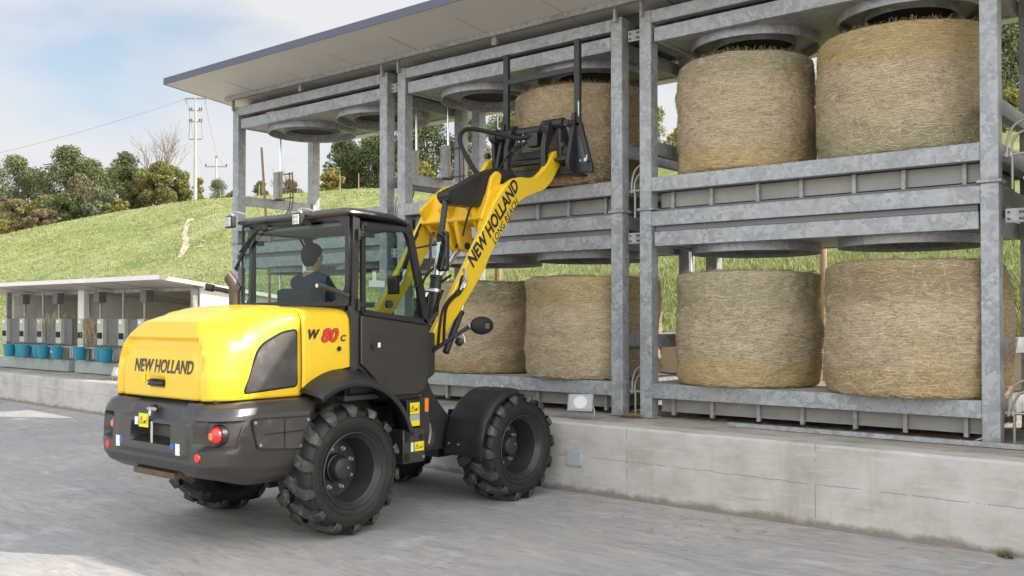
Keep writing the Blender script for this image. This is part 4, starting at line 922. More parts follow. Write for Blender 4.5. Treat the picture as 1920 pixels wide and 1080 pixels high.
def text(name,s,size,mat,parent,M4,extr=.0012,off=.0,xs=1.0,shear=0.0,space=1.0):
    cu=bpy.data.curves.new(name,'FONT'); cu.body=s; cu.size=size; cu.extrude=extr; cu.offset=off; cu.shear=shear; cu.align_x='CENTER'; cu.align_y='CENTER'; cu.space_character=space; cu.resolution_u=3
    o=bpy.data.objects.new(name+'_c',cu); COL.objects.link(o); dg=bpy.context.evaluated_depsgraph_get(); dg.update()
    me=bpy.data.meshes.new_from_object(o.evaluated_get(dg)); bpy.data.objects.remove(o); me.transform(Matrix.Diagonal((xs,1,1,1))); me.transform(M4)
    me.materials.clear(); me.materials.append(M[mat]); q=bpy.data.objects.new(name,me); COL.objects.link(q); q.parent=parent; return q
def frame(o,right,up):
    r=Vector(right).normalized(); u=Vector(up); u=(u-r*u.dot(r)).normalized(); n=r.cross(u); m=Matrix((r,u,n)).transposed().to_4x4(); m.translation=Vector(o); return m
# --- wheels
def make_wheel(side):
    t=bpy.data.objects.new('wheel',None); COL.objects.link(t); t.empty_display_size=.1
    s=side; mb=MB()
    half=[(.292,.155),(.30,.175),(.33,.196),(.385,.206),(.43,.202),(.462,.188),(.478,.165),(.484,.09),(.486,0)]
    prof=[(r,s*h) for r,h in half]+[(r,-s*h) for r,h in half[::-1][1:]]
    mb.lathe(prof,(0,0,0),'x',72)
    # raised rings moulded on the sidewall
    for sd in (1,-1):
        for r0,h0 in ((.345,.201),(.425,.205)): mb.lathe([(r0,sd*(h0-.002)),(r0+.003,sd*(h0+.004)),(r0+.008,sd*(h0+.004)),(r0+.011,sd*(h0-.003))],(0,0,0),'x',72)
    nl=14
    for sd in (1,-1):
        for k in range(nl):
            a0=2*math.pi*(k+(.5 if sd<0 else 0))/nl
            path=[(-.018,-.05,.520),(.020,-.045,.521),(.036,-.02,.521),(.050,.035,.520),(.085,.085,.519),(.125,.125,.515),(.168,.155,.511),(.195,.17,.500),(.213,.178,.472),(.217,.183,.432)]
            rin=[.47,.47,.47,.47,.47,.47,.465,.455,.44,.422]
            wd=[.028,.044,.051,.047,.043,.043,.044,.045,.041,.028]
            L=[]
            for i,(x,ta,ro) in enumerate(path):
                i0,i1=max(i-1,0),min(i+1,len(path)-1); dx=path[i1][0]-path[i0][0]; da=(path[i1][1]-path[i0][1])*.5; ln=math.hypot(dx,da) or 1; nx,na=-da/ln,dx/ln
                row=[]
                for q,rr,sc in ((-1,rin[i],1.35),(-1,ro-.004,1.0),(-.8,ro,1.0),(.8,ro,1.0),(1,ro-.004,1.0),(1,rin[i],1.35)):
                    xx=x+nx*wd[i]*q*sc; an=a0+ta+na*wd[i]*q*sc/.5
                    if i>=7: xx=max(xx,x-.02) 
                    if i>=8: xx=x-(0.0 if rr==rin[i] else 0)+ (.004 if abs(q)<.9 else -.006); an=a0+ta+q*wd[i]*sc/.5; rr=ro if abs(q)<.9 else ro-.002
                    row.append((sd*xx,rr*math.cos(an),rr*math.sin(an)))
                L.append(row)
            f0=len(mb.f); mb.grid(L)
            for q in range(f0,len(mb.f)):
                if (q-f0)%5 in (1,2,3): mb.m[q]=1
            mb.add(L[0],[tuple(range(6))]); mb.add(L[-1],[tuple(range(6))])
    mb.build('tyre',[M['rubber'],M['tread']],t,smooth=32)
    mb=MB(); mb.lathe([(.300,s*.178),(.306,s*.186),(.296,s*.190),(.284,s*.178),(.275,s*.150),(.262,s*.140),(.250,s*.085),(.244,s*.02),(.236,s*-.02),(.236,s*-.06),(.205,s*-.062),(.14,s*-.050),(.10,s*-.046),(.001,s*-.046)],(0,0,0),'x',64)
    mb.lathe([(.300,-s*.178),(.284,-s*.17),(.262,-s*.13),(.25,-s*.1),(.24,-s*.065)],(0,0,0),'x',48)
    rim=mb.build('rim',M['rim'],t)
    mb=MB(); mb.lathe([(.118,s*-.046),(.112,s*.0),(.104,s*.004),(.102,s*.014),(.088,s*.060),(.084,s*.066),(.078,s*.069),(.001,s*.071)],(0,0,0),'x',40); hub=mb.build('hub',M['rim'],t)
    for k in range(8):
        a=2*math.pi*(k+.3)/8; c=(s*-.055,.165*math.cos(a),.165*math.sin(a))
        mb=MB(); mb.cyl(c,(s*-.030,c[1],c[2]),.019,n=10); mb.cyl((s*-.030,c[1],c[2]),(s*-.006,c[1],c[2]),.013,n=6); mb.build('wheel_nut',M['bolt'],rim)
    MB().cyl((s*.069,.045,.0),(s*.074,.045,.0),.008,n=8).build('plug',M['bolt'],hub)
    return t
for x,y,rot in ((.795,0,.1),(.795,1.95,.32),(-.795,0,.2),(-.795,1.95,.05)):
    wh=make_wheel(1 if x>0 else -1); wh.parent=LD; wh.location=(x+(.08 if y>1 else 0),y+(.08 if y>1 else 0),.521-(.02 if y>1 else 0)); wh.rotation_euler=(rot,0,0); wh['label']={(1,0):'rear wheel on the near side',(1,1):'front wheel on the near side',(0,0):'rear wheel on the far side under the bumper',(0,1):'front wheel on the far side'}[(int(x>0),int(y>0))]
# --- hood
HPROF=[(0,1.125),(-.004,1.20),(-.004,1.28),(.004,1.36),(.014,1.43),(.030,1.50),(.054,1.56),(.090,1.615),(.136,1.662),(.190,1.700),(.255,1.728),(.34,1.748),(.44,1.760),(.55,1.767),(.66,1.771),(.735,1.772)]
HW=.735; HR=-1.15
def prof_x(z):
    for (i0,z0),(i1,z1) in zip(HPROF,HPROF[1:]):
        if z<=z1: return HW-(i0+(i1-i0)*max(0,(z-z0))/(z1-z0))
    return 0
HPF=[(0,1.125),(-.004,1.20),(-.006,1.28),(-.006,1.36),(-.004,1.44),(-.002,1.52),(0,1.60),(.004,1.68),(.014,1.735),(.04,1.775),(.09,1.80),(.18,1.812),(.32,1.818),(.48,1.822),(.62,1.824),(.735,1.825)]
def bl(y): t=max(0,min(1,(y+1.02)/.62)); return t*t*(3-2*t)
def pk(k,y):
    t=bl(y); return HPROF[k][0]*(1-t)+HPF[k][0]*t, HPROF[k][1]*(1-t)+HPF[k][1]*t
def surf_x(y,z):
    P=[pk(k,y) for k in range(len(HPROF))]
    for (i0,z0),(i1,z1) in zip(P,P[1:]):
        if z<=z1: return HW-(i0+(i1-i0)*max(0,(z-z0))/(z1-z0))
    return 0
def topz(y,k): return 0
def topz_old(y,k): return .058*max(0,min(1,(k-6)/6))*(y+.9)/1.0 if k>6 else 0
def hood_rows(yf,ns=10,nc=12,nr=60):
    rows=[]
    for k,(i,z) in enumerate(HPROF):
        wv=HW-i; yr=HR+i*(.72 if i<.25 else .85)+(0 if i>=0 else 0); Rr=max(.23-i*.18,.12); Rr=min(Rr,wv*.92) if wv>.02 else .005
        row=[]
        def P(x,y): 
            t_=bl(y)*(1 if k>6 else 0); zz=z+(HPF[k][1]-z)*t_+(.010*(1-(x/HW)**2) if k>8 else 0); return (x,y,zz)
        def SP(sg,y):
            i_,z_=pk(k,y); x=HW-i_; return (sg*x,y,z_+(.010*(1-(x/HW)**2) if k>8 else 0))
        for j in range(ns): row.append(SP(1,yf+(yr+Rr-yf)*j/ns))
        for j in range(nc+1):
            a=R_(0-90*j/nc); row.append(P(wv-Rr+Rr*math.cos(a),yr+Rr+Rr*math.sin(a)))
        for j in range(1,nr):
            t=j/nr; x=(wv-Rr)*(1-2*t); y=yr
            row.append(P(x,y))
        for j in range(nc+1):
            a=R_(-90-90*j/nc); row.append(P(-wv+Rr+Rr*math.cos(a),yr+Rr+Rr*math.sin(a)))
        for j in range(ns-1,-1,-1): row.append(SP(-1,yf+(yr+Rr-yf)*j/ns))
        rows.append(row)
    return rows
def sstep(a,b,x): t=max(0,min(1,(x-a)/(b-a))); return t*t*(3-2*t)
def dense(rows,m=5):
    out=[]
    for a,b in zip(rows,rows[1:]):
        for q in range(m): t=q/m; out.append([tuple(a[j][c]*(1-t)+b[j][c]*t for c in range(3)) for j in range(len(a))])
    out.append(rows[-1]); return out
rows=dense(hood_rows(-.335,ns=16,nr=90),4)
def emboss(p):
    x,y,z=p
    if y>-.8: 
        # broad raised blister on the top
        d=.012*sstep(1.70,1.76,z)*sstep(.50,.44,abs(x))*sstep(-.86,-.80,y)
        return (x,y,z+d)
    m=sstep(.60,.565,abs(x)+max(0,z-1.42)*.55)*sstep(1.595,1.56,z)          # recessed tail panel
    inn=sstep(.53,.505,abs(x)+max(0,z-1.40)*.6)*sstep(1.505,1.48,z)
    ridge_=sstep(.02,.0,abs(abs(x)-(.30+.35*(1.2-z) if z<1.3 else 9)))*.0
    hand=sstep(.13,.11,abs(x+.03))*sstep(.05,.035,abs(z-1.24))
    return (x,y+.050*m-.022*inn+.014*hand,z)
rows=[[emboss(p) for p in r] for r in rows]
mb=MB(); mb.grid(rows); hood=mb.build('engine_hood',M['yellow'],LD,smooth=50)
bpy_mod=hood.modifiers.new('th','SOLIDIFY'); bpy_mod.thickness=.012; bpy_mod.offset=-1
# cowl between hood and cab
def zlow(y): return 1.135+ .20*math.sin(max(0,min(1,(y+.33)/.55))*math.pi/2)
def cowl_row(y):
    r=[]
    for k in range(len(HPF)):
        i,z=HPF[k]; z=max(z,zlow(y)) if k<6 else z; x=HW-i
        r.append((x,y,z+(.010*(1-(x/HW)**2) if k>8 else 0)))
    return r
ys=[-.322+ (.185+.322)*i/14 for i in range(15)]
R1=[cowl_row(y) for y in ys]; full=[r+[(-x,y,z) for x,y,z in r[::-1][1:]] for r in R1]
mb=MB(); mb.grid(full); cowl=mb.build('side_cowl',M['yellow'],LD,smooth=50); q=cowl.modifiers.new('th','SOLIDIFY'); q.thickness=.012; q.offset=-1
mb=MB(); inner=[[(x*.975,y,z-.02 if z>1.6 else z) for x,y,z in full[0]],[(x*.975,y+.03-.01,z-.02 if z>1.6 else z) for x,y,z in full[0]]]
inner=[[(x,-.345,z) for x,y,z in inner[0]],[(x,-.31,z) for x,y,z in inner[0]]]; mb.grid(inner); mb.build('hood_seal',M['black_matt'],LD)
# grille on the hood side
def side_patch(poly,off,sub=10,sgn=1):
    ys_=[p[0] for p in poly]; zs=[p[1] for p in poly]; 
    from_=min(zs); to=max(zs); rows=[]
    n=len(poly)
    for i in range(sub+1):
        z=from_+(to-from_)*(i/sub)*.9999+1e-5; c=[]
        for j in range(n):
            a=poly[j];b=poly[(j+1)%n]
            if (a[1]-z)*(b[1]-z)<=0 and abs(a[1]-b[1])>1e-9: t=(z-a[1])/(b[1]-a[1]); c.append(a[0]+t*(b[0]-a[0]))
        ya,yb=min(c),max(c); rows.append([(sgn*(surf_x(ya+(yb-ya)*k/6,z)+off),ya+(yb-ya)*k/6,z) for k in range(7)])
    return rows
gp=rpoly([(-.86,1.175),(-.375,1.205),(-.375,1.645),(-.50,1.63),(-.72,1.52)],[.03,.03,.03,.06,.09])
for sg in (1,-1):
    mb=MB(); mb.grid(side_patch(gp,.004,14,sg)); mb.grid(side_patch(gp,.009,14,sg)) ; mb2=MB(); mb2.grid(side_patch(gp,.006,14,sg)); mb2.build('side_grille',M['perf'],hood,smooth=50)
    bo=[]; out=inset(gp,-.010)
    a=[(sg*(surf_x(y,z)+.001),y,z) for y,z in out]; b=[(sg*(surf_x(y,z)+.0085),y,z) for y,z in gp]; c=[(sg*(surf_x(y,z)+.006),y,z) for y,z in inset(gp,.008)]
    mb=MB(); mb.grid([a,b,c],closed=True); mb.build('grille_rim',M['black_matt'],hood,smooth=0)
# lettering and handle on the tail
yt=HR+.012
fm=frame((.055,HR+.0175+.012,1.36),(1,0,-.0),(0,.03,1)); text('lettering','NEW HOLLAND',.142,'greyink',hood,fm,.0015,.0032,.80,.22,1.0)
hb=MB(); hb.prism(rpoly([(-.13,1.205),(.08,1.205),(.08,1.265),(-.13,1.265)],.012),'y',-1.115,-1.122); hb.build('handle_recess',M['black'],hood,smooth=0)
hb=MB(); hb.tube([(-.08,-1.12,1.238),(-.06,-1.155,1.238),(.05,-1.155,1.234),(.065,-1.12,1.234)],.016,8); hb.cyl((-.085,-1.11,1.238),(-.085,-1.16,1.238),.022,n=14); hb.build('hood_handle',M['black'],hood,bevel=.002)
MB().cyl((-.085,-1.162,1.238),(-.085,-1.166,1.238),.012,n=10).build('lock',M['bolt'],hood)
MB().box(-.215,-.18,-1.133,-1.129,1.235,1.30).build('small_sticker',M['stick_y'],hood)
# exhaust
mb=MB(); mb.lathe([(.075,0),(.062,.012),(.05,.02)],(-.12,-.36,1.815),'z',24); mb.build('exhaust_collar',M['yellow'],hood)
mb=MB(); n=28; Lr=[]
ctr=[Vector(q) for q in ((-.12,-.36,1.80),(-.12,-.36,1.92),(-.12,-.36,1.98),(-.124,-.364,2.01),(-.132,-.372,2.035),(-.142,-.382,2.055))]
for i,c_ in enumerate(ctr):
    d=(ctr[min(i+1,5)]-ctr[max(i-1,0)]).normalized(); u=Vector((1,0,0)); u=(u-d*u.dot(d)).normalized(); v=d.cross(u); Lr.append([c_+u*.046*math.cos(2*math.pi*j/n)+v*.046*math.sin(2*math.pi*j/n) for j in range(n)])
# slanted mouth: cut by a plane facing back and down
d=(ctr[5]-ctr[4]).normalized(); pn=Vector((-.68,-.52,.50)).normalized(); c0=ctr[5]+d*.045
mouth=[]
for q in Lr[-1]:
    t=(c0-q).dot(pn)/d.dot(pn); mouth.append(q+d*max(t,-.07))
Lr[-1]=[q+(m-q)*.0 if (m-q).dot(d)>0 else m for q,m in zip(Lr[-1],mouth)]; Lr.append(mouth)
cm=sum(mouth,Vector())/n; Lr.append([q+(cm-q)*.09 for q in mouth]); Lr.append([q+(cm-q)*.09-d*.16 for q in mouth])
mb.grid(Lr,closed=True); ex=mb.build('exhaust_pipe',M['exh'],hood,smooth=50)
MB().add([tuple(q+(cm-q)*.08-d*.06) for q in mouth],[tuple(range(n))]).build('exhaust_bore',M['black_hole'],ex,smooth=0)
# --- bumper / counterweight
BW=.865; BR=-1.205
BPROF=[(.10,.555),(.03,.60),(.0,.66),(-.006,.75),(-.006,.86),(.0,.96),(.010,1.02),(.035,1.075),(.075,1.105),(.13,1.118),(.20,1.122)]
def bump_rows():
    rows=[]
    for k,(i,z) in enumerate(BPROF):
        wv=BW-i; yr=BR+i*1.0; Rr=.25; row=[]
        yf=-.245-(1.11-z)*.44 if z<1.11 else -.22
        def P(x,y):
            zz=z
            # side skirts drop towards the wheel, tail is higher
            low=sstep(.82,.55,z); zz-= low*.065*sstep(-1.15,-.8,y)
            return (x,y,zz)
        for j in range(12): row.append(P(wv-.10*sstep(-.55,-.2,yf+(yr+Rr-yf)*j/12)*0,yf+(yr+Rr-yf)*j/12))
        for j in range(15):
            a=-90*j/14; s=R_(a); row.append(P(wv-Rr+Rr*math.cos(s),yr+Rr+Rr*math.sin(s)))
        for j in range(1,80):
            t=j/80; row.append(P((wv-Rr)*(1-2*t),yr))
        for j in range(15):
            s=R_(-90-90*j/14); row.append(P(-wv+Rr+Rr*math.cos(s),yr+Rr+Rr*math.sin(s)))
        for j in range(11,-1,-1): row.append(P(-wv,yf+(yr+Rr-yf)*j/12))
        rows.append(row)
    return rows
rows=dense(bump_rows(),6)
def bem(p):
    x,y,z=p
    if y>-.93: return p
    d=0
    ax=abs(x-.055)
    # tow opening, lamp pockets, upper scallop
    d+=.13*sstep(.285,.262,ax+.25*max(0,.80-z))*sstep(.065,.055,abs(z-.865))
    d+=.085*sstep(.115,.10,abs(ax-.70))*sstep(.105,.092,abs(z-.885))
    d+=.035*sstep(.40,.33,ax+ (z-1.0)*.0)*sstep(.95,1.03,z)*(1-0*x)
    d-=.012*sstep(.52,.50,ax)*sstep(.70,.73,z)*sstep(.99,.96,z)
    return (x,y+d,z)
rows=[[bem(p) for p in r] for r in rows]
mb=MB(); mb.grid(rows); bmp=mb.build('rear_bumper',M['dgrey'],LD,smooth=38); q=bmp.modifiers.new('th','SOLIDIFY'); q.thickness=.02; q.offset=-1
MB().box(-.70,.70,-1.0,-.35,.60,1.09).build('counterweight_core',M['black'],LD)
MB().box(-.69,.69,-1.08,-.3,1.10,1.128).build('hood_base_seal',M['black_matt'],LD)
MB().box(-.28,.30,-1.17,-1.02,.525,.57).build('tow_plate',simple('rusty_steel',(.13,.09,.055),.7,.3,noise=.4,nscale=20),LD,bevel=.004)
for sg in (1,-1):
    c=(sg*.70+.055,-1.07,.885); tl=MB()
    tl.lathe([(.078,-.01),(.078,.03),(.070,.035)],(c[0],c[1]-.02,c[2]),'y',28,cap=True); L_=tl.build('tail_light',M['black'],LD)
    mb=MB(); mb.lathe([(.066,.0),(.064,-.02),(.050,-.034),(.025,-.041),(.001,-.043)],(c[0],c[1]-.03,c[2]),'y',28); mb.build('lens',M['redlens'],L_)
    mb=MB(); mb.lathe([(.03,.0),(.028,-.006),(.001,-.009)],(c[0]-.018*1,c[1]-.068,c[2]-.006),'y',18); mb.build('amber_lens',M['amberlens'],L_)
    o=MB().cyl((sg*.64+.03,-1.196,.725),(sg*.64+.03,-1.212,.725),.030,n=24).build('reflector',M['reflector'],LD)
    if sg>0: o.location.y=.0
    MB().box(sg*.43+.01-.028,sg*.43+.01+.028,-1.226,-1.2195,.725,.81).build('sticker',M['white'],bmp)
    MB().cyl((sg*.43-.065*sg,-1.2195,.785),(sg*.43-.065*sg,-1.226,.785),.026,n=20).build('sticker',M['stick_b'],bmp)
    gg=rpoly([(-.88,.985),(-.35,.97),(-.43,.735),(-.83,.775)],.03); xo=BW+.007
    o=MB().prism(gg,'x',sg*(xo),sg*(xo+.006)).build('bumper_grille',M['perf'],bmp,smooth=0)
    MB().ring(inset(gg,-.012),gg,'x',sg*(xo-.008),sg*(xo+.009)).build('grille_frame',M['black'],o,smooth=0)
    for (a,b) in ((-.86,.965),(-.375,.95),(-.445,.755),(-.815,.795)): MB().cyl((sg*(xo+.006),a,b),(sg*(xo+.016),a,b),.012,n=8).build('bolt',M['bolt'],o)
    MB().box(sg*(xo+.006),sg*(xo+.010),-.60,-.588,.76,.975).box(sg*(xo+.006),sg*(xo+.010),-.77,-.40,.865,.877).build('grille_bar',M['black'],o,smooth=0)
def warn(parent,x,y,z,w_,h,n='warning_sticker',ax='y'):
    """yellow sticker with triangle and small marks, facing -y or +x"""
    def T(mb): 
        if ax=='y': mb.v=[(x+a,y-c,z+b) for a,b,c in mb.v]
        else: mb.v=[(x+c,y+a,z+b) for a,b,c in mb.v]
        return mb
    s=T(MB().box(-w_/2,w_/2,-h/2,h/2,0,.0025)).build(n,M['stick_y'],parent,smooth=0)
    tx=-w_*.22; r_=h*.38; tri=[(tx+r_*math.cos(R_(a)),-.06*h+r_*math.sin(R_(a))) for a in (90,210,330)]; tri2=inset(tri,r_*.13)
    mb=MB(); mb.ring(tri,tri2,'z',.0026,.0034); mb.box(tx-.003,tx+.003,-h*.12,h*.10,.0026,.0034)
    mb.cyl((w_*.15,-h*.12,.0026),(w_*.15,-h*.12,.0034),h*.13,n=8); mb.box(w_*.26,w_*.33,-h*.03,h*.04,.0026,.0034); mb.box(w_*.37,w_*.41,-h*.25,h*.25,.0026,.0034)
    T(mb).build('warning_symbol',M['ink'],s,smooth=0); return s
warn(bmp,-.02,-1.232,.955,.135,.105)
MB().box(-.155,-.115,-1.23,-1.205,.915,.975).build('sticker',M['white'],bmp)
mb=MB(); mb.cyl((-.03,-1.19,1.04),(.10,-1.21,1.045),.014,n=10); mb.cyl((.03,-1.215,.99),(.03,-1.20,1.05),.014,n=10); mb.build('tow_pin',M['bolt'],LD)
MB().cyl((.07,-1.215,.79),(.07,-1.215,.95),.011,n=8).build('tow_pin',M['bolt'],LD)
MB().box(.02,.06,-1.2,-1.16,1.03,1.075).build('hose_clip',M['black'],LD,bevel=.004)
# --- rear fender
def fender(cy,cz,prof,a0,a1,n,x0,x1,name,mat,lip=True,th=.014,rf=None):
    rows=[]
    for i in range(n+1):
        a=R_(a0+(a1-a0)*i/n); rr=prof(i/n) if callable(prof) else prof; xs_=(x1,x1,x1-.012,x1-.05,x0)
        rs=(rr-.045,rr-.010,rr,rr+.012,rr+.02 if rf is None else rf(i/n,rr))
        rows.append([(x,cy+r*math.cos(a),cz+r*math.sin(a)) for x,r in zip(xs_,rs)])
    return rows
for sg in (1,-1):
    rw=fender(.06,.56,lambda t:.67,124,16,26,.70,.955,'f','dgrey',rf=lambda t,r:r+.03+.075*math.sin(math.pi*min(1,.12+t*.9)))
    mb=MB(); mb.grid([[(sg*x,y,z) for x,y,z in r] for r in rw]); f=mb.build('rear_fender',M['dgrey_matt'],LD,smooth=40); q=f.modifiers.new('th','SOLIDIFY'); q.thickness=.012; q.offset=0
    mb=MB(); aa=[(.06+.645*math.cos(R_(150-142*i/20)),.56+.645*math.sin(R_(150-142*i/20))) for i in range(21)]; mb.prism(aa+[(.70,.40),(-.50,.40)],'x',sg*.50,sg*.56); mb.build('wheel_arch_wall',M['black_matt'],LD,smooth=0)
    MB().cyl((sg*.56,.0,1.12),(sg*.572,.0,1.12),.014,n=8).build('bolt',M['bolt'],f)
# --- cab
CW=.745
def sx(mb,sg): 
    if sg<0: mb.v=[(-x,y,z) for x,y,z in mb.v]
    return mb
cab=MB()
# body shell under the windows: side plates with curved sill
sill=[(.17,1.31),(.28,1.31),(.40,1.21),(.50,1.10),(.56,1.045),(.66,1.02),(.98,1.02),(1.10,1.13),(1.115,1.60),(1.10,1.70),(.17,1.80)]
for sg in (1,-1): sx(cab.__class__().prism(rpoly(sill,[0,.04,.05,.05,.05,.06,.10,.1,.03,0,0]),'x',.66,.735),sg).build('cab_side',M['dgrey_matt'],LD,smooth=30,bevel=.006)
MB().box(-.655,.655,1.03,1.10,1.05,1.66).build('cab_front_wall',M['dgrey_matt'],LD,smooth=0)
MB().box(-.655,.655,.18,1.02,1.04,1.08).build('cab_floor',M['interior'],LD,smooth=0)
MB().box(-.655,.655,.185,.215,1.08,1.84).build('cab_rear_wall',M['dgrey_matt'],LD,smooth=0)
# pillars
for sg in (1,-1):
    sx(MB().prism(rpoly([(.164,1.30) if sg>0 else (.205,1.30),(.235,1.30),(.262,2.57),((.190 if sg>0 else .235),2.59)],.0),'x',.712,.752),sg).build('rear_pillar',M['dgrey'],LD,smooth=0,bevel=.010)
    sx(MB().prism([(1.075,1.64),(1.125,1.62),(1.06,1.98),(.945,2.38),(.90,2.52),(.84,2.56),(.83,2.50),(.885,2.38),(.995,1.98)],'x',.67,.73),sg).build('front_pillar',M['black'],LD,smooth=0,bevel=.006)
# roof
rp=rpoly([(.78,.10),(.80,.22),(.77,.78),(.66,1.00),(-.66,1.00),(-.77,.78),(-.80,.22),(-.78,.10)],[.04,.1,.15,.12,.12,.15,.1,.04],5)
def roof_rows():
    out=[]
    for ins,z in ((.03,2.590),(.008,2.598),(.0,2.608),(.004,2.622),(.03,2.640),(.09,2.658),(.2,2.668),(.45,2.675),(.70,2.678)):
        out.append([((x*(1-max(0,ins)/.80)),.55+(y-.55)*(1-max(0,ins)/.60) if ins<.6 else .55+(y-.55)*.02,z-.055*sstep(.5,1.0,y)*(1 if ins<.5 else .3)+.0) for x,y in rp])
    return out
mb=MB(); rr=roof_rows(); mb.grid(rr,closed=True); mb.add(rr[0],[tuple(range(len(rr[0])))]); mb.build('cab_roof',M['dgrey'],LD,smooth=35)
MB().box(-.66,.66,.22,.90,2.515,2.548).build('headliner',M['interior_light'],LD,bevel=.01)
for sg in (1,-1): MB().box(sg*.60,sg*.68,.2,.9,2.50,2.56).build('roof_rail',M['black'],LD)
# rear glass: thick black printed border, clear middle
go=rpoly([(-.755,1.835),(.745,1.835),(.745,2.598),(-.755,2.598)],[.05,.03,.03,.05],6)
gi=rpoly([(-.735,1.875),(.56,1.87),(.70,1.98),(.70,2.44),(.62,2.56),(-.735,2.57)],[.02,.05,.05,.06,.06,.02],6)
go2=[]; 
gi=[(x,z) for x,z in gi]
def resample(poly,n):
    P=[Vector(p) for p in poly]; P=[p for i,p in enumerate(P) if (p-P[i-1]).length>1e-6]; d=[0]
    for i in range(len(P)): d.append(d[-1]+(P[(i+1)%len(P)]-P[i]).length)
    out=[]; 
    for k in range(n):
        s=d[-1]*k/n; i=max(j for j in range(len(P)) if d[j]<=s+1e-9); t=(s-d[i])/max(d[i+1]-d[i],1e-9); out.append(tuple(P[i].lerp(P[(i+1)%len(P)],t)))
    return out
def match_ring(o_,i_,n=96):
    c=Vector((sum(p[0] for p in i_)/len(i_),sum(p[1] for p in i_)/len(i_)))
    def cast(poly,a):
        d=Vector((math.cos(a),math.sin(a))); best=None
        m=len(poly)
        for k in range(m):
            p=Vector(poly[k])-c;q=Vector(poly[(k+1)%m])-c; e=q-p; den=d.x*e.y-d.y*e.x
            if abs(den)<1e-9: continue
            t=(p.x*e.y-p.y*e.x)/den; u=(p.x*d.y-p.y*d.x)/den
            if t>0 and -1e-6<=u<=1+1e-6: best=t if best is None else max(best,t)
        return tuple(c+d*(best or 0))
    angs=[2*math.pi*k/n for k in range(n)]+[math.atan2(p[1]-c.y,p[0]-c.x)%(2*math.pi) for p in list(o_)+list(i_)]
    angs=sorted(set(round(a,5) for a in angs)); return [cast(o_,a) for a in angs],[cast(i_,a) for a in angs]
O_,I_=match_ring(go,gi); 
MB().ring(O_,I_,'y',.146,.154).build('rear_window_border',M['black'],LD,smooth=0)
rg=MB().add([(a,.157,b) for a,b in go],[tuple(range(len(go)))]).build('rear_window',M['glass'],LD,smooth=0)
MB().box(-.66,.66,.165,.20,2.56,2.595).build('rear_header',M['black'],LD)
MB().add([(-.752,.16,1.84),(-.752,.235,1.84),(-.752,.235,2.58),(-.752,.16,2.58)],[(0,1,2,3)]).build('corner_glass',M['glass'],LD,smooth=0)
# wiper
mb=MB(); mb.cyl((-.42,.16,2.54),(-.36,.12,2.56),.03,n=10); mb.tube([(-.38,.12,2.55),(-.44,.115,2.54)],.02,6); mb.tube([(-.44,.12,2.55),(-.52,.11,2.50),(-.74,.115,2.34)],.011,6); mb.tube([(-.44,.12,2.54),(-.56,.13,2.46),(-.79,.13,2.29)],.007,5); mb.tube([(-.60,.125,2.43),(-.83,.13,2.19)],.013,6); mb.tube([(-.70,.125,2.36),(-.80,.135,2.20),(-.82,.14,2.17)],.008,6); mb.build('rear_wiper',M['black'],rg)
# doors
dout=rpoly([(.275,1.765),(.272,2.535),(.80,2.535),(.865,2.45),(.985,1.98),(1.068,1.675)],[.03,.03,.06,.06,.25,.03],6)
din=inset(dout,.045); dgl=inset(dout,.03); din2=inset(dout,.022)
lower=rpoly([(.272,1.755),(1.065,1.665),(1.065,1.22),(1.03,1.10),(.95,1.062),(.62,1.062),(.50,1.13),(.41,1.235),(.30,1.33),(.272,1.345)],[.02,.02,.06,.06,.08,.08,.08,.08,.04,.02],5)
for sg in (1,-1):
    d=sx(MB().prism(lower,'x',.737,.765),sg).build('door',M['dgrey'],LD,smooth=30,bevel=.008)
    sx(MB().ring(dout,din if sg>0 else din2,'x',.737,.765 if sg>0 else .750),sg).build('window_frame',M['black'],d,smooth=30,bevel=.004)
    sx(MB().add([(.75,a,b) for a,b in dgl],[tuple(range(len(dgl)))]),sg).build('window_glass',M['glass'],d,smooth=0)
    sx(MB().cyl((.765,.40,1.50),(.775,.40,1.50),.026,n=18).cyl((.775,.40,1.50),(.785,.40,1.50),.017,n=12).box(.765,.778,.375,.39,1.485,1.515),sg).build('door_lock',M['black'],d)
    sx(MB().box(.7655,.7675,.455,.485,1.485,1.525),sg).build('sticker',M['white'],d,smooth=0)
    for z in (1.845,2.435): sx(MB().box(.755,.785,.24,.40,z-.022,z+.022).cyl((.785,.30,z),(.790,.30,z),.009,n=8).cyl((.785,.37,z),(.790,.37,z),.009,n=8).cyl((.775,.235,z-.05),(.775,.235,z+.05),.014,n=10),sg).build('hinge',M['black'],d,bevel=.003)
    sx(MB().tube([(.70,.30,1.80),(.69,.55,1.755),(.70,.90,1.735),(.71,.98,1.735)],.013,8).cyl((.69,.975,1.735),(.72,.975,1.735),.025,n=12),sg).build('grab_bar',M['black'],d)
    sx(MB().cyl((.752,.58,1.855),(.785,.58,1.855),.035,n=16).cyl((.785,.58,1.855),(.79,.58,1.855),.012,n=10),sg).build('window_latch',M['black'],d)
    sx(MB().cyl((.752,.965,2.02),(.775,.965,2.02),.024,n=14).tube([(.765,.965,2.02),(.765,.86,2.01),(.765,.865,1.93)],.009,6),sg).build('window_latch',M['black'],d)
    if sg>0: MB().box(.745,.747,.37,.55,2.0,2.055).box(.745,.747,.41,.45,2.055,2.13).build('window_sticker',M['white'],d,smooth=0)
# windscreen
MB().box(-.66,.66,1.045,1.075,1.64,1.70).build('windscreen_sill',M['black'],LD)
ws=MB(); ws.add([(-.66,1.09,1.70),(.66,1.09,1.70),(.66,.87,2.53),(-.66,.87,2.53)],[(0,1,2,3)]); ws.build('windscreen',M['glass'],LD,smooth=0)
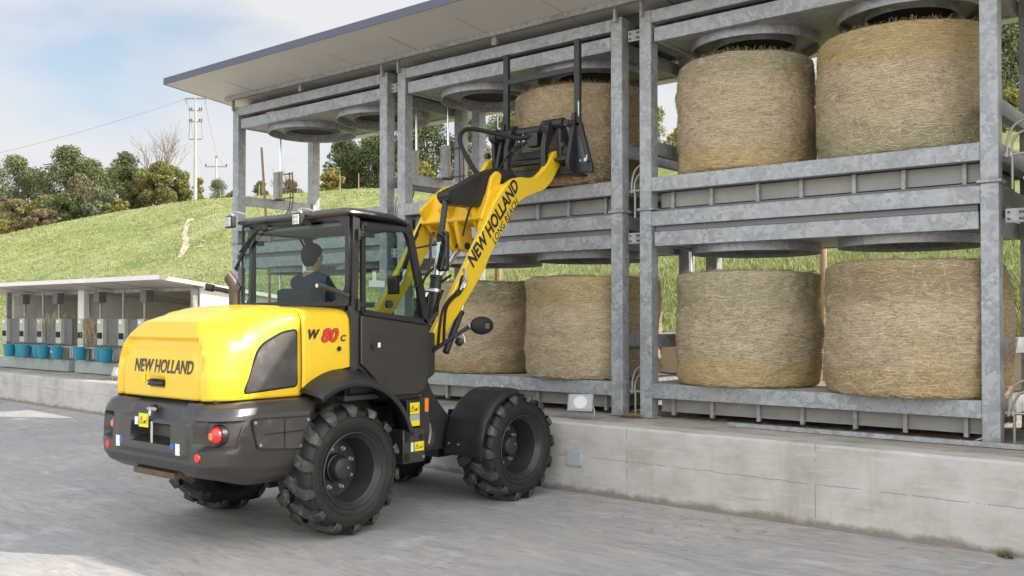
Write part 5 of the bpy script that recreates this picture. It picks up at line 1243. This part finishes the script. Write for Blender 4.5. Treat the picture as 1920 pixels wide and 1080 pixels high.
# interior
st=MB(); st.prism(rpoly([(.40,1.36),(.70,1.36),(.70,1.44),(.42,1.47)],.03),'x',-.43,.05); st.prism(rpoly([(.335,1.40),(.42,1.42),(.39,2.01),(.30,1.99)],.03),'x',-.44,.04); st.build('operator_seat',M['seat'],LD,smooth=40,bevel=.03,seg=3)
MB().box(-.30,.10,.36,.66,1.08,1.36).build('seat_base',M['interior'],LD,bevel=.02)
for x in (-.42,.16): MB().prism(rpoly([(.30,1.52),(.70,1.56),(.70,1.62),(.30,1.60)],.02),'x',x,x+.08).build('armrest',M['interior'],LD,bevel=.015)
MB().box(.28,.60,.30,.88,1.08,1.62).build('side_console',M['interior'],LD,bevel=.03)
mb=MB(); mb.tube([(-.10,.98,1.1),(-.10,.92,1.60),(-.10,.84,1.72)],.035,8); mb.build('steering_column',M['black'],LD)
mb=MB(); nn=28; c=Vector((-.10,.83,1.74)); u=Vector((1,0,0)); v=Vector((0,.85,.5)).normalized(); mb.tube([c+u*.18*math.cos(2*math.pi*i/nn)+v*.18*math.sin(2*math.pi*i/nn) for i in range(nn+1)],.014,6); mb.tube([c-u*.18,c+u*.18],.012,5); mb.build('steering_wheel',M['black'],LD)
MB().tube([(.22,.66,1.60),(.22,.69,1.74)],.02,8).build('joystick',M['black'],LD)
MB().box(.40,.52,.90,.95,1.95,2.12).build('monitor',M['black'],LD,bevel=.01)
# work lights on the rear roof edge
for x,lab in ((-.80,''),(.20,'')):
    b=MB().box(x-.055,x+.055,.03,.085,2.555-.0+(.0),2.665).build('work_light',M['black'],LD,bevel=.012); b.location.z=.01 if x<0 else -.03
    mb=MB(); 
    mb.box(x-.042,x+.042,.024,.029,2.568,2.652); mb.build('lens',simple('led_lens',(.62,.58,.54),.15,coat=1) if x<0 else M['white'],b,smooth=0,bevel=.002)
    for a in (-1,1):
        for c in (-1,1): MB().cyl((x+a*.02,.024,2.61+c*.02),(x+a*.02,.018,2.61+c*.02),.015,n=12).build('led',M['reflector'] if 0 else M['mint'],b)
    MB().tube([(x,.06,2.66),(x,.07,2.70),(x+.05,.10,2.70),(x+.08,.16,2.68)],.010,6).cyl((x-.03,.06,2.675),(x+.03,.06,2.675),.014,n=8).build('bracket',M['bolt'],b)
# rear indicator arms
for sg,yy in ((1,.0),(-1,.0)):
    a=Vector((sg*.74,.16,1.915)); e=Vector((.60,.0,1.995) if sg>0 else (-1.0,-.02,2.015)) 
    if sg<0: a=Vector((-.78,.12,1.96))
    o=MB().tube([a,a.lerp(e,.5)+Vector((0,0,.005)),e],.022,10).build('indicator_arm',M['dgrey_matt'],LD)
    dd=(e-a).normalized(); mb=MB(); mb.cyl(e-dd*.03,e+dd*.045,.034,n=18); mb.build('lamp_body',M['black'],o); mb=MB(); mb.cyl(e+dd*.02+Vector((0,-.034,0)),e+dd*.02+Vector((0,-.044,0)),.017,n=14); mb.build('lamp_lens',M['mirror'],o)
# mirrors
def mirror(x,y,z,name='side_mirror',h=.36,w_=.17):
    mb=MB(); 
    poly=rpoly([(-w_/2,-h/2),(w_/2,-h/2),(w_/2,h/2),(-w_/2,h/2)],.04)
    b=MB().prism([(x+a*.75,z+c) for a,c in poly],'y',y,y+.05).build(name,M['black'],LD,smooth=40,bevel=.012)
    MB().prism([(x+a*.9*.75,z+c*.92) for a,c in poly],'y',y-.003,y-.0005).build('mirror_glass',M['mirror'],b,smooth=0); return b
m=mirror(.86,1.13,2.335)
MB().tube([(.72,.96,2.14),(.80,1.0,2.13),(.83,1.02,2.20),(.82,1.04,2.45),(.80,1.10,2.50)],.013,8).tube([(.70,.98,2.13),(.70,.96,2.36),(.84,1.1,2.40)],.011,8).build('mirror_bracket',M['black'],m)
mirror(-.95,1.05,2.33)
MB().tube([(-.72,.96,2.14),(-.90,1.05,2.3)],.013,8).build('mirror_bracket',M['black'],LD)
# front tower and frame
tow=MB()
sidep=[(1.02,1.60),(1.25,1.60),(1.25,1.22),(1.33,1.04),(1.58,.78),(1.75,.74),(2.3,.70),(2.3,.50),(1.15,.50),(1.10,.75),(1.02,.95)]
for x0_ in (.50,-.46): MB().prism(rpoly(sidep,[.03,.03,.1,.1,.1,.05,.02,.02,.1,.05,.05]),'x',x0_,x0_+.05).build('frame_plate',M['dgrey_matt'],LD,smooth=30,bevel=.005)
MB().prism(rpoly([(1.02,1.10),(1.02,1.60),(1.26,1.60),(1.26,1.22)],.02),'x',.51,.66).build('tower_cover',M['dgrey_matt'],LD,smooth=30,bevel=.012)
MB().box(-.45,.50,1.40,2.3,.52,.72).box(-.40,.45,1.10,1.35,.50,1.1).build('front_frame',M['black'],LD,bevel=.01)
for y in (0,1.95): MB().cyl((-.62,y,.52),(.62,y,.52),.11,n=20).box(-.2,.2,y-.17,y+.17,.35,.70).build('axle',M['black'],LD)
MB().box(-.42,.42,-.4,1.12,.42,.95).build('rear_frame',M['black'],LD,bevel=.02)
MB().cyl((.2,1.28,.62),(.56,1.28,.62),.085,n=24).build('drive_disc',M['exh'],LD)
mb=MB(); mb.tube([(.60,1.16,.74),(.62,1.22,.76),(.62,1.24,.68),(.62,1.22,.58)],.012,8); mb.tube([(.60,1.14,.74),(.61,1.13,.62),(.60,1.16,.57)],.014,8); mb.build('lock_lever',M['bolt'],LD)
# battery box and stickers
bb=MB().box(.58,.86,.665,.935,.475,.775).build('battery_box',M['dgrey'],LD,bevel=.012)
MB().cyl((.86,.885,.695),(.875,.885,.695),.022,n=14).build('box_lock',M['black'],bb)
for z in (.53,.70): MB().box(.8605,.868,.685,.735,z-.035,z+.035).build('vent',M['black_matt'],bb,smooth=0)
MB().cyl((.86,.905,.52),(.868,.905,.52),.012,n=8).build('bolt',M['bolt'],bb)
MB().box(.8605,.8625,.755,.785,.575,.655).build('sticker',M['white'],bb,smooth=0)
warn(bb,.861,.855,.615,.115,.08,ax='x')
pl_=MB().box(.60,.83,.74,.91,.80,1.02).build('side_box',M['black'],LD,bevel=.006)
warn(pl_,.831,.83,.945,.115,.10,ax='x')
MB().box(.8305,.833,.77,.89,.84,.89).build('sticker',simple('silver_sticker',(.4,.42,.45),.4,.3),pl_,smooth=0)
MB().box(.8305,.833,.77,.89,.79,.84).build('sticker',M['stick_y'],pl_,smooth=0)
MB().box(.8,.803,.985,1.03,.90,1.02).build('orange_sticker',M['stick_o'],LD,smooth=0)
MB().box(.60,.798,.93,1.05,.70,1.03).build('hinge_frame',M['dgrey_matt'],LD,bevel=.006)
mb=MB(); mb.tube([(.60,1.04,1.22),(.64,1.05,1.15),(.63,1.06,.95),(.64,1.04,.80),(.62,1.0,.78)],.016,8); mb.tube([(.58,1.06,1.23),(.61,1.08,1.12),(.60,1.07,.9),(.6,1.04,.82)],.012,8); mb.build('frame_hose',M['black_matt'],LD)
for z in (.86,1.02,1.10): MB().cyl((.60,1.10,z),(.63,1.10,z),.014,n=8).build('bolt',M['bolt'],LD)
# front fenders
fprof=[(95,.57),(100,.575),(112,.59),(130,.60),(150,.60),(168,.595),(184,.585)]
for sg in (1,-1):
    rows=[]; 
    pts=[]
    for a,r in fprof: pts.append((1.95+r*math.cos(R_(a)),.521+r*math.sin(R_(a))))
    for i in range(25):
        t=i/24*(len(pts)-1); k=min(int(t),len(pts)-2); f=t-k; y=pts[k][0]*(1-f)+pts[k+1][0]*f; z=pts[k][1]*(1-f)+pts[k+1][1]*f
        rows.append([(sg*.52,y,z+.0),(sg*.55,y,z+.012),(sg*.90,y,z+.012),(sg*.965,y,z+.002),(sg*.985,y+.004,z-.012),(sg*.985,y+.02,z-.045)])
    mb=MB(); mb.grid(rows); f=mb.build('front_fender',M['black'],LD,smooth=40); q=f.modifiers.new('th','SOLIDIFY'); q.thickness=.012; q.offset=-1; f.location=(.08,.08,-.035)
    for (y,z,x) in ((1.87,1.112,.66),(1.87,1.112,.80)): MB().cyl((sg*x,y,z-.01),(sg*x,y,z+.01),.009,n=8).build('bolt',M['bolt'],f)
    for x in (.60,.72): MB().cyl((sg*x,1.355,.60),(sg*x,1.335,.60),.009,n=8).build('bolt',M['bolt'],f)
    MB().box(sg*.50,sg*.60,1.60,1.95,.80,.86).build('fender_bracket',M['black'],LD,bevel=.004)
# --- loader arm
ARM=[(1.5,1.6),(1.71,1.82),(2.05,2.22),(2.13,2.36),(2.31,2.59),(2.56,2.91),(2.67,2.985),(2.83,3.04),(3.01,3.1),(3.14,3.20),(3.27,3.37),(3.34,3.44),(3.33,3.52),(3.26,3.56),(3.17,3.53),(3.08,3.40),(2.98,3.3),(2.87,3.225),(2.75,3.20),(2.61,3.195),(2.5,3.17),(2.39,3.11),(2.30,3.02),(2.18,2.88),(2.05,2.67),(1.8,2.29),(1.55,1.93),(1.31,1.6),(1.28,1.50),(1.42,1.45)]
ARMP=rpoly(ARM,.04,3)
for x0_,x1_ in ((.52,.585),(-.41,-.345)):
    a=MB().prism(ARMP,'x',x0_,x1_).build('loader_arm',M['yellow'],LD,smooth=30,bevel=.010)
    if x0_>0:
        d=Vector((0,2.50-1.80,2.93-2.08)).normalized()
        ctr=Vector((.5862,2.205,2.665)); up=Vector((0,-d.z,d.y)); fm=frame(ctr+up*.035,d,up); 
        text('arm_lettering','NEW HOLLAND',.178,'ink',a,fm,.001,.006,.86,.22,1.0)
        fm=frame(ctr+d*.135-up*.085,d,up); text('arm_lettering','LONG REACH',.098,'greyink',a,fm,.001,.0015,.92,.25,1.06)
        MB().tube([(.60,1.70,2.14),(.60,1.68,2.10),(.595,1.66,2.02),(.60,1.60,1.97),(.60,1.50,1.90),(.60,1.42,1.80),(.60,1.38,1.62),(.60,1.36,1.45)],.013,8).build('arm_hose',M['black_matt'],a)
        MB().tube([(.60,1.72,2.05),(.60,1.66,1.97),(.60,1.58,1.93),(.60,1.48,1.84),(.60,1.45,1.70),(.60,1.44,1.5)],.013,8).build('arm_hose',M['black_matt'],a)
        MB().tube([(.60,1.66,2.00),(.605,1.70,2.06),(.605,1.73,2.10),(.60,1.74,2.17),(.595,1.72,2.21)],.016,8).cyl((.60,1.70,2.02),(.60,1.73,2.07),.024,n=6).cyl((.60,1.75,2.08),(.60,1.69,2.12),.020,n=8).build('hose_fitting',M['bolt'],a)
    else:
        MB().tube([(-.335,1.78,2.25),(-.33,1.80,2.15),(-.33,1.76,2.08),(-.33,1.72,2.02)],.016,8).cyl((-.33,1.80,2.17),(-.33,1.83,2.23),.024,n=6).build('hose_fitting',M['bolt'],a)
        MB().tube([(-.33,2.02,2.62),(-.33,1.90,2.45),(-.33,1.83,2.3),(-.33,1.74,2.1)],.013,8).tube([(-.33,2.06,2.72),(-.33,1.94,2.50),(-.33,1.86,2.3),(-.33,1.77,2.1)],.013,8).build('arm_hose',M['black_matt'],a)
# cross casting with ribs, in yellow
def Yp(n,polys,m='yellow_cast',bev=.012,sm=35):
    mb=MB()
    for p,a,b in polys: mb.prism(rpoly(p,.035,3),'x',a,b)
    return mb.build(n,M[m],LD,smooth=sm,bevel=bev)
Yp('cross_casting',[([(2.05,2.72),(2.25,2.66),(2.42,2.84),(2.50,3.02),(2.42,3.12),(2.20,3.02)],-.345,.52)])
for x0_ in (-.30,-.02,.06,.36):
    Yp('casting_rib',[([(1.98,2.86),(2.16,2.62),(2.27,2.60),(2.48,2.80),(2.58,2.98),(2.54,3.08),(2.42,3.10),(2.22,3.04)],x0_,x0_+.05)])
for x0_ in (.0,.13):
    Yp('cylinder_lug',[([(2.06,2.74),(2.12,2.50),(2.17,2.42),(2.25,2.41),(2.30,2.47),(2.31,2.62),(2.26,2.78)],x0_,x0_+.05)])
MB().cyl((-.01,2.225,2.475),(.19,2.225,2.475),.038,n=20).build('pin',M['black'],LD)
MB().cyl((.182,2.225,2.475),(.188,2.225,2.475),.028,n=16).build('pin_cap',M['exh'],LD)
# bell crank, dark
bc=Yp('bell_crank',[([(1.64,2.88),(1.70,2.84),(2.05,2.84),(2.30,2.90),(2.48,3.02),(2.66,3.06),(2.86,3.07),(2.80,3.17),(2.60,3.27),(2.38,3.28),(2.12,3.18),(1.86,3.05),(1.68,2.98)],.32,.46)],'black',.03)
MB().cyl((.31,1.69,2.925),(.47,1.69,2.925),.05,n=20).build('crank_pin',M['black'],bc)
Yp('crank_arm',[([(2.04,2.60),(2.16,2.58),(2.34,3.02),(2.40,3.20),(2.33,3.24),(2.24,3.17)],.463,.51)],'yellow_cast')
# cylinders
def cyls(n,p0,p1,p2,r0,r1,m='black'):
    p0,p1,p2=map(Vector,(p0,p1,p2)); c=MB().cyl(p0,p1,r0,n=20).cyl(p1-(p1-p0).normalized()*.03,p1,r0*1.12,n=20).build(n,M[m],LD,bevel=.003)
    MB().cyl(p1,p2,r1,n=16).build('rod',M['chrome'],c); return c
c=cyls('tilt_cylinder',(.39,1.46,1.45),(.39,1.555,2.145),(.39,1.585,2.34),.056,.028)
MB().cyl((.39,1.585,2.34),(.39,1.69,2.93),.030,n=14).build('tilt_rod_guard',M['black'],c)
mb=MB(); mb.cyl((.39,1.53,1.98),(.39,1.535,2.01),.062,n=20); mb.tube([(.42,1.49,1.99),(.33,1.42,2.0),(.28,1.40,2.0)],.016,8); mb.cyl((.39,1.49,1.66),(.39,1.492,1.675),.062,n=20); mb.build('hose_clamp',M['bolt'],c)
cyls('lift_cylinder',(.09,1.42,1.30),(.09,1.70,1.93),(.09,2.225,2.475),.055,.028)
cyls('lift_cylinder',(.47,1.60,1.40),(.47,1.82,1.80),(.47,1.88,1.91),.034,.018)
MB().tube([(.15,1.5,1.4),(.17,1.53,1.8),(.17,1.60,2.1),(.2,1.75,2.25)],.013,8).tube([(.2,1.45,1.35),(.24,1.50,1.75),(.28,1.60,2.0),(.45,1.70,2.15)],.013,8).tube([(.44,1.40,1.4),(.46,1.46,1.8),(.48,1.55,2.0)],.013,8).build('hydraulic_hoses',M['black_matt'],LD)
# --- coupler and fork frame
FX0,FX1=-.19,.81; FY=8.42-YC-.03     # upright centre lines and their plane
ff=MB().box(FX0-.035,FX0+.035,FY,FY+.05,3.80,4.745).build('fork_upright',M['black'],LD,bevel=.004)
MB().box(FX1-.035,FX1+.035,FY,FY+.05,3.80,4.745).build('fork_upright',M['black'],LD,bevel=.004)
MB().box(FX0+.036,FX1-.036,FY+.002,FY+.045,4.395,4.455).build('fork_crossbar',M['black'],LD,bevel=.003)
for x,s in ((FX0-.045,-1),(FX1+.045,1)): MB().tube([(x,FY-.03,3.90),(x+s*.02,FY-.05,3.90),(x+s*.02,FY-.05,4.04),(x,FY-.03,4.04),(x,FY-.02,3.99)],.008,6).build('locking_clip',M['bolt'],LD)
for x0_ in (FX0-.05,FX1-.05):
    MB().prism(rpoly([(FY-.02,3.95),(FY+.05,3.95),(FY+.06,3.30),(FY-.12,3.30),(FY-.14,3.40),(FY-.06,3.72)],.02),'x',x0_,x0_+.045).build('carriage_plate',M['black'],LD,smooth=30,bevel=.006)
mb=MB(); mb.prism([(FX1-.02,3.84),(FX1+.05,3.84),(FX1+.20,3.34),(FX1+.20,3.28),(FX1-.02,3.30)],'y',FY+.0,FY+.05); cp=mb.build('carriage_wing',M['black'],LD,bevel=.006)
MB().prism([(FX1+.02,3.70),(FX1+.06,3.66),(FX1+.15,3.36),(FX1+.03,3.36)],'y',FY-.006,FY-.001).build('wing_rib',M['dgrey'],cp,smooth=0)
mb=MB(); mb.tube([(FX1+.15,FY-.02,3.44),(FX1+.17,FY-.05,3.46),(FX1+.165,FY-.05,3.40),(FX1+.14,FY-.02,3.40)],.008,6); mb.cyl((FX1+.14,FY-.0,3.42),(FX1+.14,FY-.035,3.42),.02,n=10); mb.cyl((FX1+.06,FY-.0,3.42),(FX1+.06,FY-.015,3.42),.013,n=8); mb.build('locking_clip',M['bolt'],cp)
MB().box(FX0,FX1+.15,FY-.01,FY+.05,3.29,3.39).build('lower_beam',M['black'],LD,bevel=.008)
MB().box(FX0+.05,FX1-.05,FY-.10,FY-.02,3.43,3.47).box(FX0+.1,FX1-.08,FY-.04,FY+.01,3.50,3.585).build('coupler_beam',M['dgrey_matt'],LD,bevel=.008)
MB().cyl((FX0-.13,FY-.06,3.80),(FX1-.28,FY-.06,3.80),.055,n=20).cyl((FX0-.14,FY-.06,3.80),(FX0-.05,FY-.06,3.80),.075,n=20).cyl((FX1-.42,FY-.06,3.80),(FX1-.28,FY-.06,3.80),.075,n=20).build('coupler_tube',M['black'],LD,bevel=.004)
for x0_ in (-.02,.50): Yp('coupler_hook',[([(FY-.24,3.32),(FY-.185,3.32),(FY-.165,3.55),(FY-.08,3.73),(FY-.01,3.83),(FY-.07,3.90),(FY-.17,3.83),(FY-.235,3.60)],x0_,x0_+.06)],'black',.012)
MB().cyl((FX1-.40,FY-.06,3.84),(FX1-.12,FY-.06,3.84),.06,n=16).cyl((FX1-.12,FY-.05,3.83),(FX1-.02,FY-.03,3.83),.035,n=12).cyl((FX1-.10,FY-.06,3.80),(FX1-.07,FY-.06,3.86),.05,n=8).build('lock_cylinder',M['black'],LD,bevel=.003)
Yp('tip_link',[([(3.22,3.44),(3.30,3.38),(3.40,3.42),(3.42,3.56),(3.36,3.74),(3.30,3.86),(3.20,3.84),(3.20,3.66)],.592,.65)],'black',.015)
Yp('tip_link',[([(3.22,3.44),(3.30,3.38),(3.40,3.42),(3.42,3.56),(3.36,3.74),(3.30,3.86),(3.20,3.84),(3.20,3.66)],-.34,-.29)],'black',.015)
for x in (.655,-.42): MB().cyl((x-.03,3.29,3.47),(x+.03,3.29,3.47),.055,n=18).cyl((x-.03,3.24,3.60),(x+.02,3.24,3.60),.035,n=16).build('pivot_pin',M['exh'],LD,bevel=.003)
mb=MB(); mb.box(.30,.44,FY-.22,FY-.12,3.60,3.75); mb.cyl((.24,FY-.2,3.62),(.24,FY-.2,3.78),.02,n=8); mb.cyl((.18,FY-.2,3.60),(.18,FY-.2,3.70),.018,n=8); vb=mb.build('valve_block',M['black'],LD,bevel=.006)
for x in (.20,.26): MB().cyl((x,FY-.225,3.66),(x,FY-.225,3.73),.013,n=8).build('coupling',M['bolt'],vb)
MB().tube([(.36,FY-.2,3.72),(.22,FY-.26,3.70),(.0,FY-.40,3.76),(-.20,FY-.62,3.80),(-.16,FY-.80,3.66),(.04,FY-.90,3.42),(.18,FY-.86,3.22),(.30,FY-.72,3.10),(.42,FY-.55,3.05)],.026,10).build('looped_hose',M['black_matt'],LD)
MB().tube([(.30,FY-.2,3.66),(.18,FY-.24,3.60),(.10,FY-.28,3.46),(.08,FY-.25,3.38)],.014,8).build('short_hose',M['black_matt'],LD)
for pts,rr_ in (([(.42,FY-.16,3.72),(.50,FY-.22,3.80),(.56,FY-.20,3.70),(.52,FY-.14,3.60)],.011),([(.20,FY-.225,3.64),(.14,FY-.28,3.58),(.05,FY-.34,3.42),(.10,FY-.5,3.25),(.2,FY-.62,3.12)],.012),([(.26,FY-.225,3.64),(.24,FY-.30,3.50),(.22,FY-.42,3.32),(.26,FY-.6,3.12)],.012),([(.34,2.25,3.0),(.40,2.05,2.86),(.42,1.95,2.7),(.42,1.9,2.55)],.012)): MB().tube(pts,rr_,6).build('coupler_hose',M['black_matt'],LD)
# tines under the bale edge
for x in (FX0+.1,FX1-.1): MB().prism([(FY+.051,3.29),(FY+.051,3.325),(FY+.5,3.30),(FY+.5,3.29)],'x',x-.05,x+.05).build('fork_tine',M['black'],LD,smooth=0)
# round work lamp on its bracket
MB().tube([(.58,1.20,1.36),(.62,1.20,1.40),(.90,1.46,1.655)],.020,10).tube([(.58,1.12,1.45),(.60,1.16,1.62),(.60,1.35,1.78)],.018,8).build('lamp_bracket',M['black'],LD)
hb=MB()
e0=Vector((.97,1.56,1.665)); rows=[]
for i in range(13):
    a=math.pi*i/12; 
    rows.append([(e0.x+.085*math.cos(a)*-.25+.085*math.sin(a)*math.cos(b)*.75, e0.y-.125*math.cos(a), e0.z+.085*math.sin(a)*math.sin(b)) for b in [2*math.pi*j/20 for j in range(20)]])
hb.grid(rows,closed=True); hl=hb.build('headlight',M['black_matt'],LD,smooth=60)
MB().box(1.030,1.036,1.54,1.59,1.635,1.685).build('marker_lens',M['greyink'] if 0 else M['graypanel'],hl,bevel=.002)
MB().cyl((.90,1.46,1.65),(.93,1.50,1.67),.035,n=12).tube([(.84,1.40,1.62),(.86,1.44,1.56),(.88,1.43,1.50)],.010,6).build('lamp_joint',M['bolt'],hl)
MB().lathe([(.001,-.03),(.03,-.025),(.042,0),(.03,.03),(.001,.035)],(.87,1.36,1.515),'y',16).build('turn_signal',M['black'],LD)
MB().tube([(.80,1.36,1.60),(.84,1.37,1.53)],.012,6).build('signal_bracket',M['black'],LD)
# model lettering on the cowl
text('model_lettering','W',.105,'ink',cowl,frame((.7402,-.225,1.602),(0,1,0),(0,0,1)),.0012,.004,.95,.3)
text('model_lettering','80',.148,'ink',cowl,frame((.7402,-.055,1.59),(0,1,0),(0,0,1)),.001,.0075,1.1,.3)
text('model_lettering','80',.148,'redink',cowl,frame((.7412,-.055,1.59),(0,1,0),(0,0,1)),.0012,.003,1.1,.3)
text('model_lettering','C',.070,'ink',cowl,frame((.7402,.088,1.568),(0,1,0),(0,0,1)),.0012,.002,1.1,.25)
o=MB().cyl((HW-.004,.045,1.485),(HW+.012,.045,1.485),.030,n=4).build('fuel_lock',M['yellow_cast'],cowl,smooth=0); MB().cyl((HW+.0125,.045,1.485),(HW+.02,.045,1.485),.020,n=14).build('lock_core',M['black'],o)
# ---------------- driver ----------------
M['skin']=simple('skin',(.40,.22,.15),.55); M['shirt']=simple('navy_shirt',(.018,.026,.055),.8); M['hair']=simple('dark_hair',(.014,.009,.006),.75,noise=.3,nscale=40); M['bluefab']=simple('blue_side_panel',(.02,.07,.35),.7); M['trous']=simple('dark_trousers',(.03,.033,.04),.85); M['piping']=simple('pale_piping',(.6,.6,.58),.7)
PX,PY=-.11,.44
def skin_obj(name,verts,edges,radii,mat,parent,sub=2,root=0):
    me=bpy.data.meshes.new(name); me.from_pydata(verts,edges,[]); o=bpy.data.objects.new(name+'_s',me); COL.objects.link(o)
    sk=o.modifiers.new('s','SKIN'); sk.use_smooth_shade=True
    for i,r_ in enumerate(radii): 
        v=me.skin_vertices[0].data[i]; v.radius=r_ if isinstance(r_,tuple) else (r_,r_); v.use_root=(i==root)
    sb=o.modifiers.new('b','SUBSURF'); sb.levels=sub; sb.render_levels=sub
    dg=bpy.context.evaluated_depsgraph_get(); dg.update(); m2=bpy.data.meshes.new_from_object(o.evaluated_get(dg)); bpy.data.objects.remove(o)
    m2.materials.clear(); m2.materials.append(mat); m2.polygons.foreach_set('use_smooth',[True]*len(m2.polygons)); q=bpy.data.objects.new(name,m2); COL.objects.link(q); q.parent=parent; return q
dr=thing('person',(XC+PX,YC+PY,1.545),'driver in a navy shirt seated in the cab, seen from behind, dark short hair','person')
V_=[(0,0,.08),(0,-.01,.25),(0,-.01,.42),(0,0,.54),(0,.01,.61),(.005,.022,.68),(.01,.02,.75),(.01,.015,.82),
    (.17,0,.52),(.235,.10,.34),(.22,.30,.25),(.215,.36,.24), (-.17,0,.52),(-.235,.12,.34),(-.12,.34,.33),(-.10,.39,.34),
    (.09,.02,.06),(.13,.34,.06),(.13,.40,-.20),(-.09,.02,.06),(-.13,.34,.06),(-.13,.40,-.20),(.03,.10,.71)]
E_=[(0,1),(1,2),(2,3),(3,4),(4,5),(5,6),(6,7),(3,8),(8,9),(9,10),(10,11),(3,12),(12,13),(13,14),(14,15),(0,16),(16,17),(17,18),(0,19),(19,20),(20,21),(5,22)]
Rr=[(.13,.10),(.12,.09),(.13,.09),(.075,.06),(.044,.046),(.056,.074),(.082,.098),(.062,.072),.062,.048,.036,.03,.062,.048,.036,.03,.085,.068,.05,.085,.068,.05,.022]
body=skin_obj('body',V_,E_,Rr,M['skin'],dr)
sv=V_[:4]+V_[8:11]+V_[12:15]; sv[-4]=(.225,.24,.275) if 0 else sv[-4]
skin_obj('shirt',[(0,0,.10),(0,-.01,.25),(0,-.01,.42),(0,0,.53),(0,.005,.62),(.175,0,.52),(.24,.10,.34),(.222,.27,.262),(-.175,0,.52),(-.24,.12,.34),(-.13,.32,.33)],[(0,1),(1,2),(2,3),(3,4),(3,5),(5,6),(6,7),(3,8),(8,9),(9,10)],[(.165,.125),(.158,.125),(.178,.13),(.14,.11),(.062,.064),.076,.060,.046,.076,.060,.046],M['shirt'],dr)
skin_obj('trousers',[(0,0,.06),(.09,.02,.06),(.13,.34,.06),(.13,.40,-.20),(-.09,.02,.06),(-.13,.34,.06),(-.13,.40,-.20)],[(0,1),(1,2),(2,3),(0,4),(4,5),(5,6)],[(.13,.12),.095,.078,.06,.095,.078,.06],M['trous'],dr)
# hair cap
mb=MB(); rows=[]
for i in range(13):
    row=[]
    for j in range(32):
        b=2*math.pi*j/32; s_=math.sin(b); amin=-58+ (max(0,s_+.35)/1.35)**.7*92 if s_>-.35 else -58
        a=R_(90-(90-amin)*i/12); x=.082*math.cos(a)**.8*math.cos(b); y=.102*math.cos(a)**.8*s_-.004; z=(.100 if a>0 else .125)*math.sin(a)
        row.append((.008+x,.008+y,.765+z))
    rows.append(row)
mb.grid(rows,closed=True); hr=mb.build('hair',M['hair'],dr,smooth=60); q=hr.modifiers.new('th','SOLIDIFY'); q.thickness=.005; q.offset=1
for s in (-1,1): MB().lathe([(.001,-.008),(.016,-.006),(.022,0),(.014,.008),(.001,.009)],(.008+s*.083,.025,.725),'x',12).build('ear',M['skin'],dr)
mb=MB(); mb.tube([(.066*math.cos(a),.006+.066*math.sin(a),.598-.012*math.sin(a)) for a in [2*math.pi*i/20 for i in range(21)]],.007,6); mb.build('collar_piping',M['piping'],dr)
MB().prism(rpoly([(-.06,.12),(.05,.12),(.05,.28),(-.02,.36),(-.06,.28)],.03),'x',.145,.172).build('side_panel',M['bluefab'],dr,bevel=.01)
